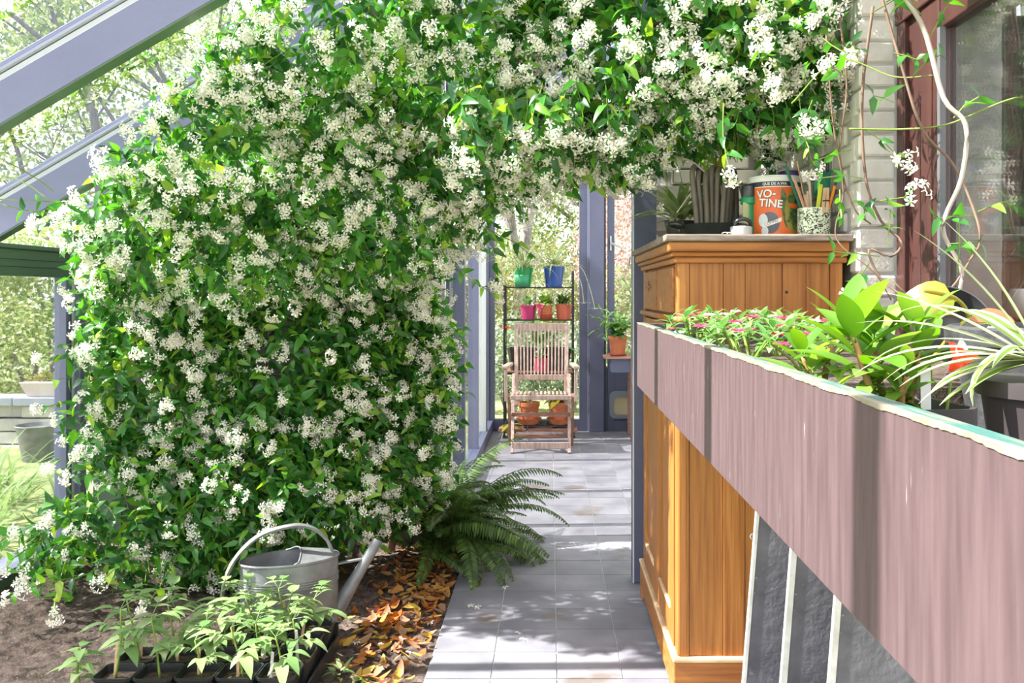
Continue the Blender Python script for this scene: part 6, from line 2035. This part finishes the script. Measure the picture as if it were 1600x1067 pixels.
# garden retaining wall of pale stones with blue-grey coping
gw = thing('garden_wall', 'low pale stone garden wall with blue grey coping beyond the outer glass', 'wall', (-5.0, 8.0, -0.1), kind='thing')
rr = random.Random(77)
z = -0.5
for k in range(7):
    h = 0.115
    x = -6.6 + rr.uniform(0, .3)
    while x < -3.7:
        L = rr.uniform(0.3, 0.75)
        st_ = MB().box(x, x + L - 0.012, 8.0 + rr.uniform(-.02, .02) - (6 - k) * 0.025, 8.25, z, z + h - 0.01)
        ob('stone', st_, M['stone'], gw, bevel=0.012)
        x += L
    z += h
for x in np.arange(-6.6, -3.8, 0.46):
    ob('coping', MB().box(x, x + 0.45, 7.93, 8.25, z - 0.005, z + 0.07), M['stoneblue'], gw, bevel=0.008)
GZ = z + 0.07
t = thing('stone_trough', 'pale stone trough of low green plants on the garden wall', 'trough', (-4.4, 8.1, GZ))
ob('trough', MB().add([(-4.66, 7.98, GZ), (-4.12, 7.98, GZ), (-4.12, 8.22, GZ), (-4.66, 8.22, GZ), (-4.72, 7.95, GZ + 0.13), (-4.06, 7.95, GZ + 0.13), (-4.06, 8.24, GZ + 0.13), (-4.72, 8.24, GZ + 0.13)],
                      [(3, 2, 1, 0), (4, 5, 6, 7), (0, 1, 5, 4), (1, 2, 6, 5), (2, 3, 7, 6), (3, 0, 4, 7)]), M['render'], t, bevel=0.006)
for i in range(7):
    fol('plant_tuft', [(-4.66 + 0.09 * i, 8.1, GZ + 0.15, 0.08, 0.1, 0.06)], 90, .03, .05, M['shrub2'], t)
t = thing('garden_screen', 'low pale rendered screen wall behind the stone trough', 'wall', (-4.3, 8.9, 0), kind='thing')
ob('screen', MB().box(-4.75, -3.9, 8.85, 8.95, 0, 0.68).box(-4.78, -3.87, 8.82, 8.98, 0.68, 0.72), M['render'], t, bevel=0.01)
t = thing('zinc_planter', 'tapered grey zinc planter standing in front of the garden wall', 'planter', (-4.17, 7.3, -0.14))
mm = MB().lathe([(0.1, 0), (0.165, 0.36), (0.172, 0.365), (0.165, 0.37), (0.15, 0.34), (0.0, 0.33)], (-4.17, 7.3, -0.14), 28)
ob('planter_body', mm, M['zinc'], t, smooth=True, angle=0.6)
ob('stone_foot', MB().box(-4.4, -3.95, 7.12, 7.5, -0.2, -0.14), M['stone'], t, bevel=0.008)
t = thing('wooden_stake', 'brown wooden stake beside the zinc planter', 'stake', (-3.9, 7.25, -0.3))
ob('stake', MB().box(-3.92, -3.885, 7.24, 7.27, -0.3, 0.3), M['table'], t, bevel=0.003)
t = thing('garden_shed', 'grey weathered board shed beyond the garden wall', 'shed', (-5.3, 11.5, 0))
for i in range(9):
    x = -6.0 + i * 0.2
    ob('board', MB().box(x, x + 0.19, 11.4 + 0.01 * (i % 2), 11.45, 0, 1.25), M['shed'], t, bevel=0.004)
ob('shed_roof', MB().box(-6.1, -4.1, 11.2, 12.6, 1.25, 1.31), M['shed'], t)
ob('side_wall', MB().box(-6.0, -4.22, 11.46, 12.4, 0, 1.24), M['shed'], t)
# strap leaved clumps by the outer glass
strap = M['seed']
for i, (x, y, h) in enumerate(((-3.15, 4.85, .58), (-3.1, 4.45, .5), (-3.3, 5.2, .6), (-2.98, 4.0, .42), (-3.0, 5.6, .55), (-3.5, 5.8, .55), (-3.0, 3.55, .42), (-3.9, 6.3, .5))):
    lab = ('strap leaved clump outside the glass by the corner post', 'strap leaved clump outside the glass just nearer than the corner post one', 'strap leaved clump second row from the glass', 'low strap leaved clump close to the glass sill', 'strap leaved clump halfway to the garden wall', 'strap leaved clump beside the one halfway to the wall', 'lowest strap leaved clump nearest the camera along the sill', 'strap leaved clump nearest the garden wall')[i]
    t = thing('strap_leaf_clump', lab, 'plant', (x, y, -0.08))
    rr = random.Random(700 + i)
    for k in range(26):
        a = rr.uniform(0, 6.28)
        el = rr.uniform(0.6, 1.4)
        d = (math.cos(a) * math.cos(el), math.sin(a) * math.cos(el), math.sin(el))
        ob('leaf', blade_mb((x + rr.uniform(-.08, .08), y + rr.uniform(-.08, .08), -0.08), d, rr.uniform(.7, 1.15) * h, 0.024, rr.uniform(1.0, 2.0), 7), [strap, strap], t, smooth=True)
# neighbouring house with drainpipe beyond the door
t = thing('neighbour_house', 'pale pink rendered house with grey drainpipe beyond the far window', 'house', (2.6, 15.5, 0))
ob('house_wall', MB().box(0.95, 5, 15.5, 19, -0.1, 5.2), M['render'], t)
ob('drainpipe', MB().tube([(0.88, 15.4, 0), (0.88, 15.4, 2.5), (1.0, 15.4, 3.1), (1.0, 15.4, 5)], 0.06, 10), M['drain'], t, smooth=True)
ob('house_roof', MB().box(0.7, 5.3, 15.2, 19.3, 5.2, 5.4), M['stoneblue'], t)
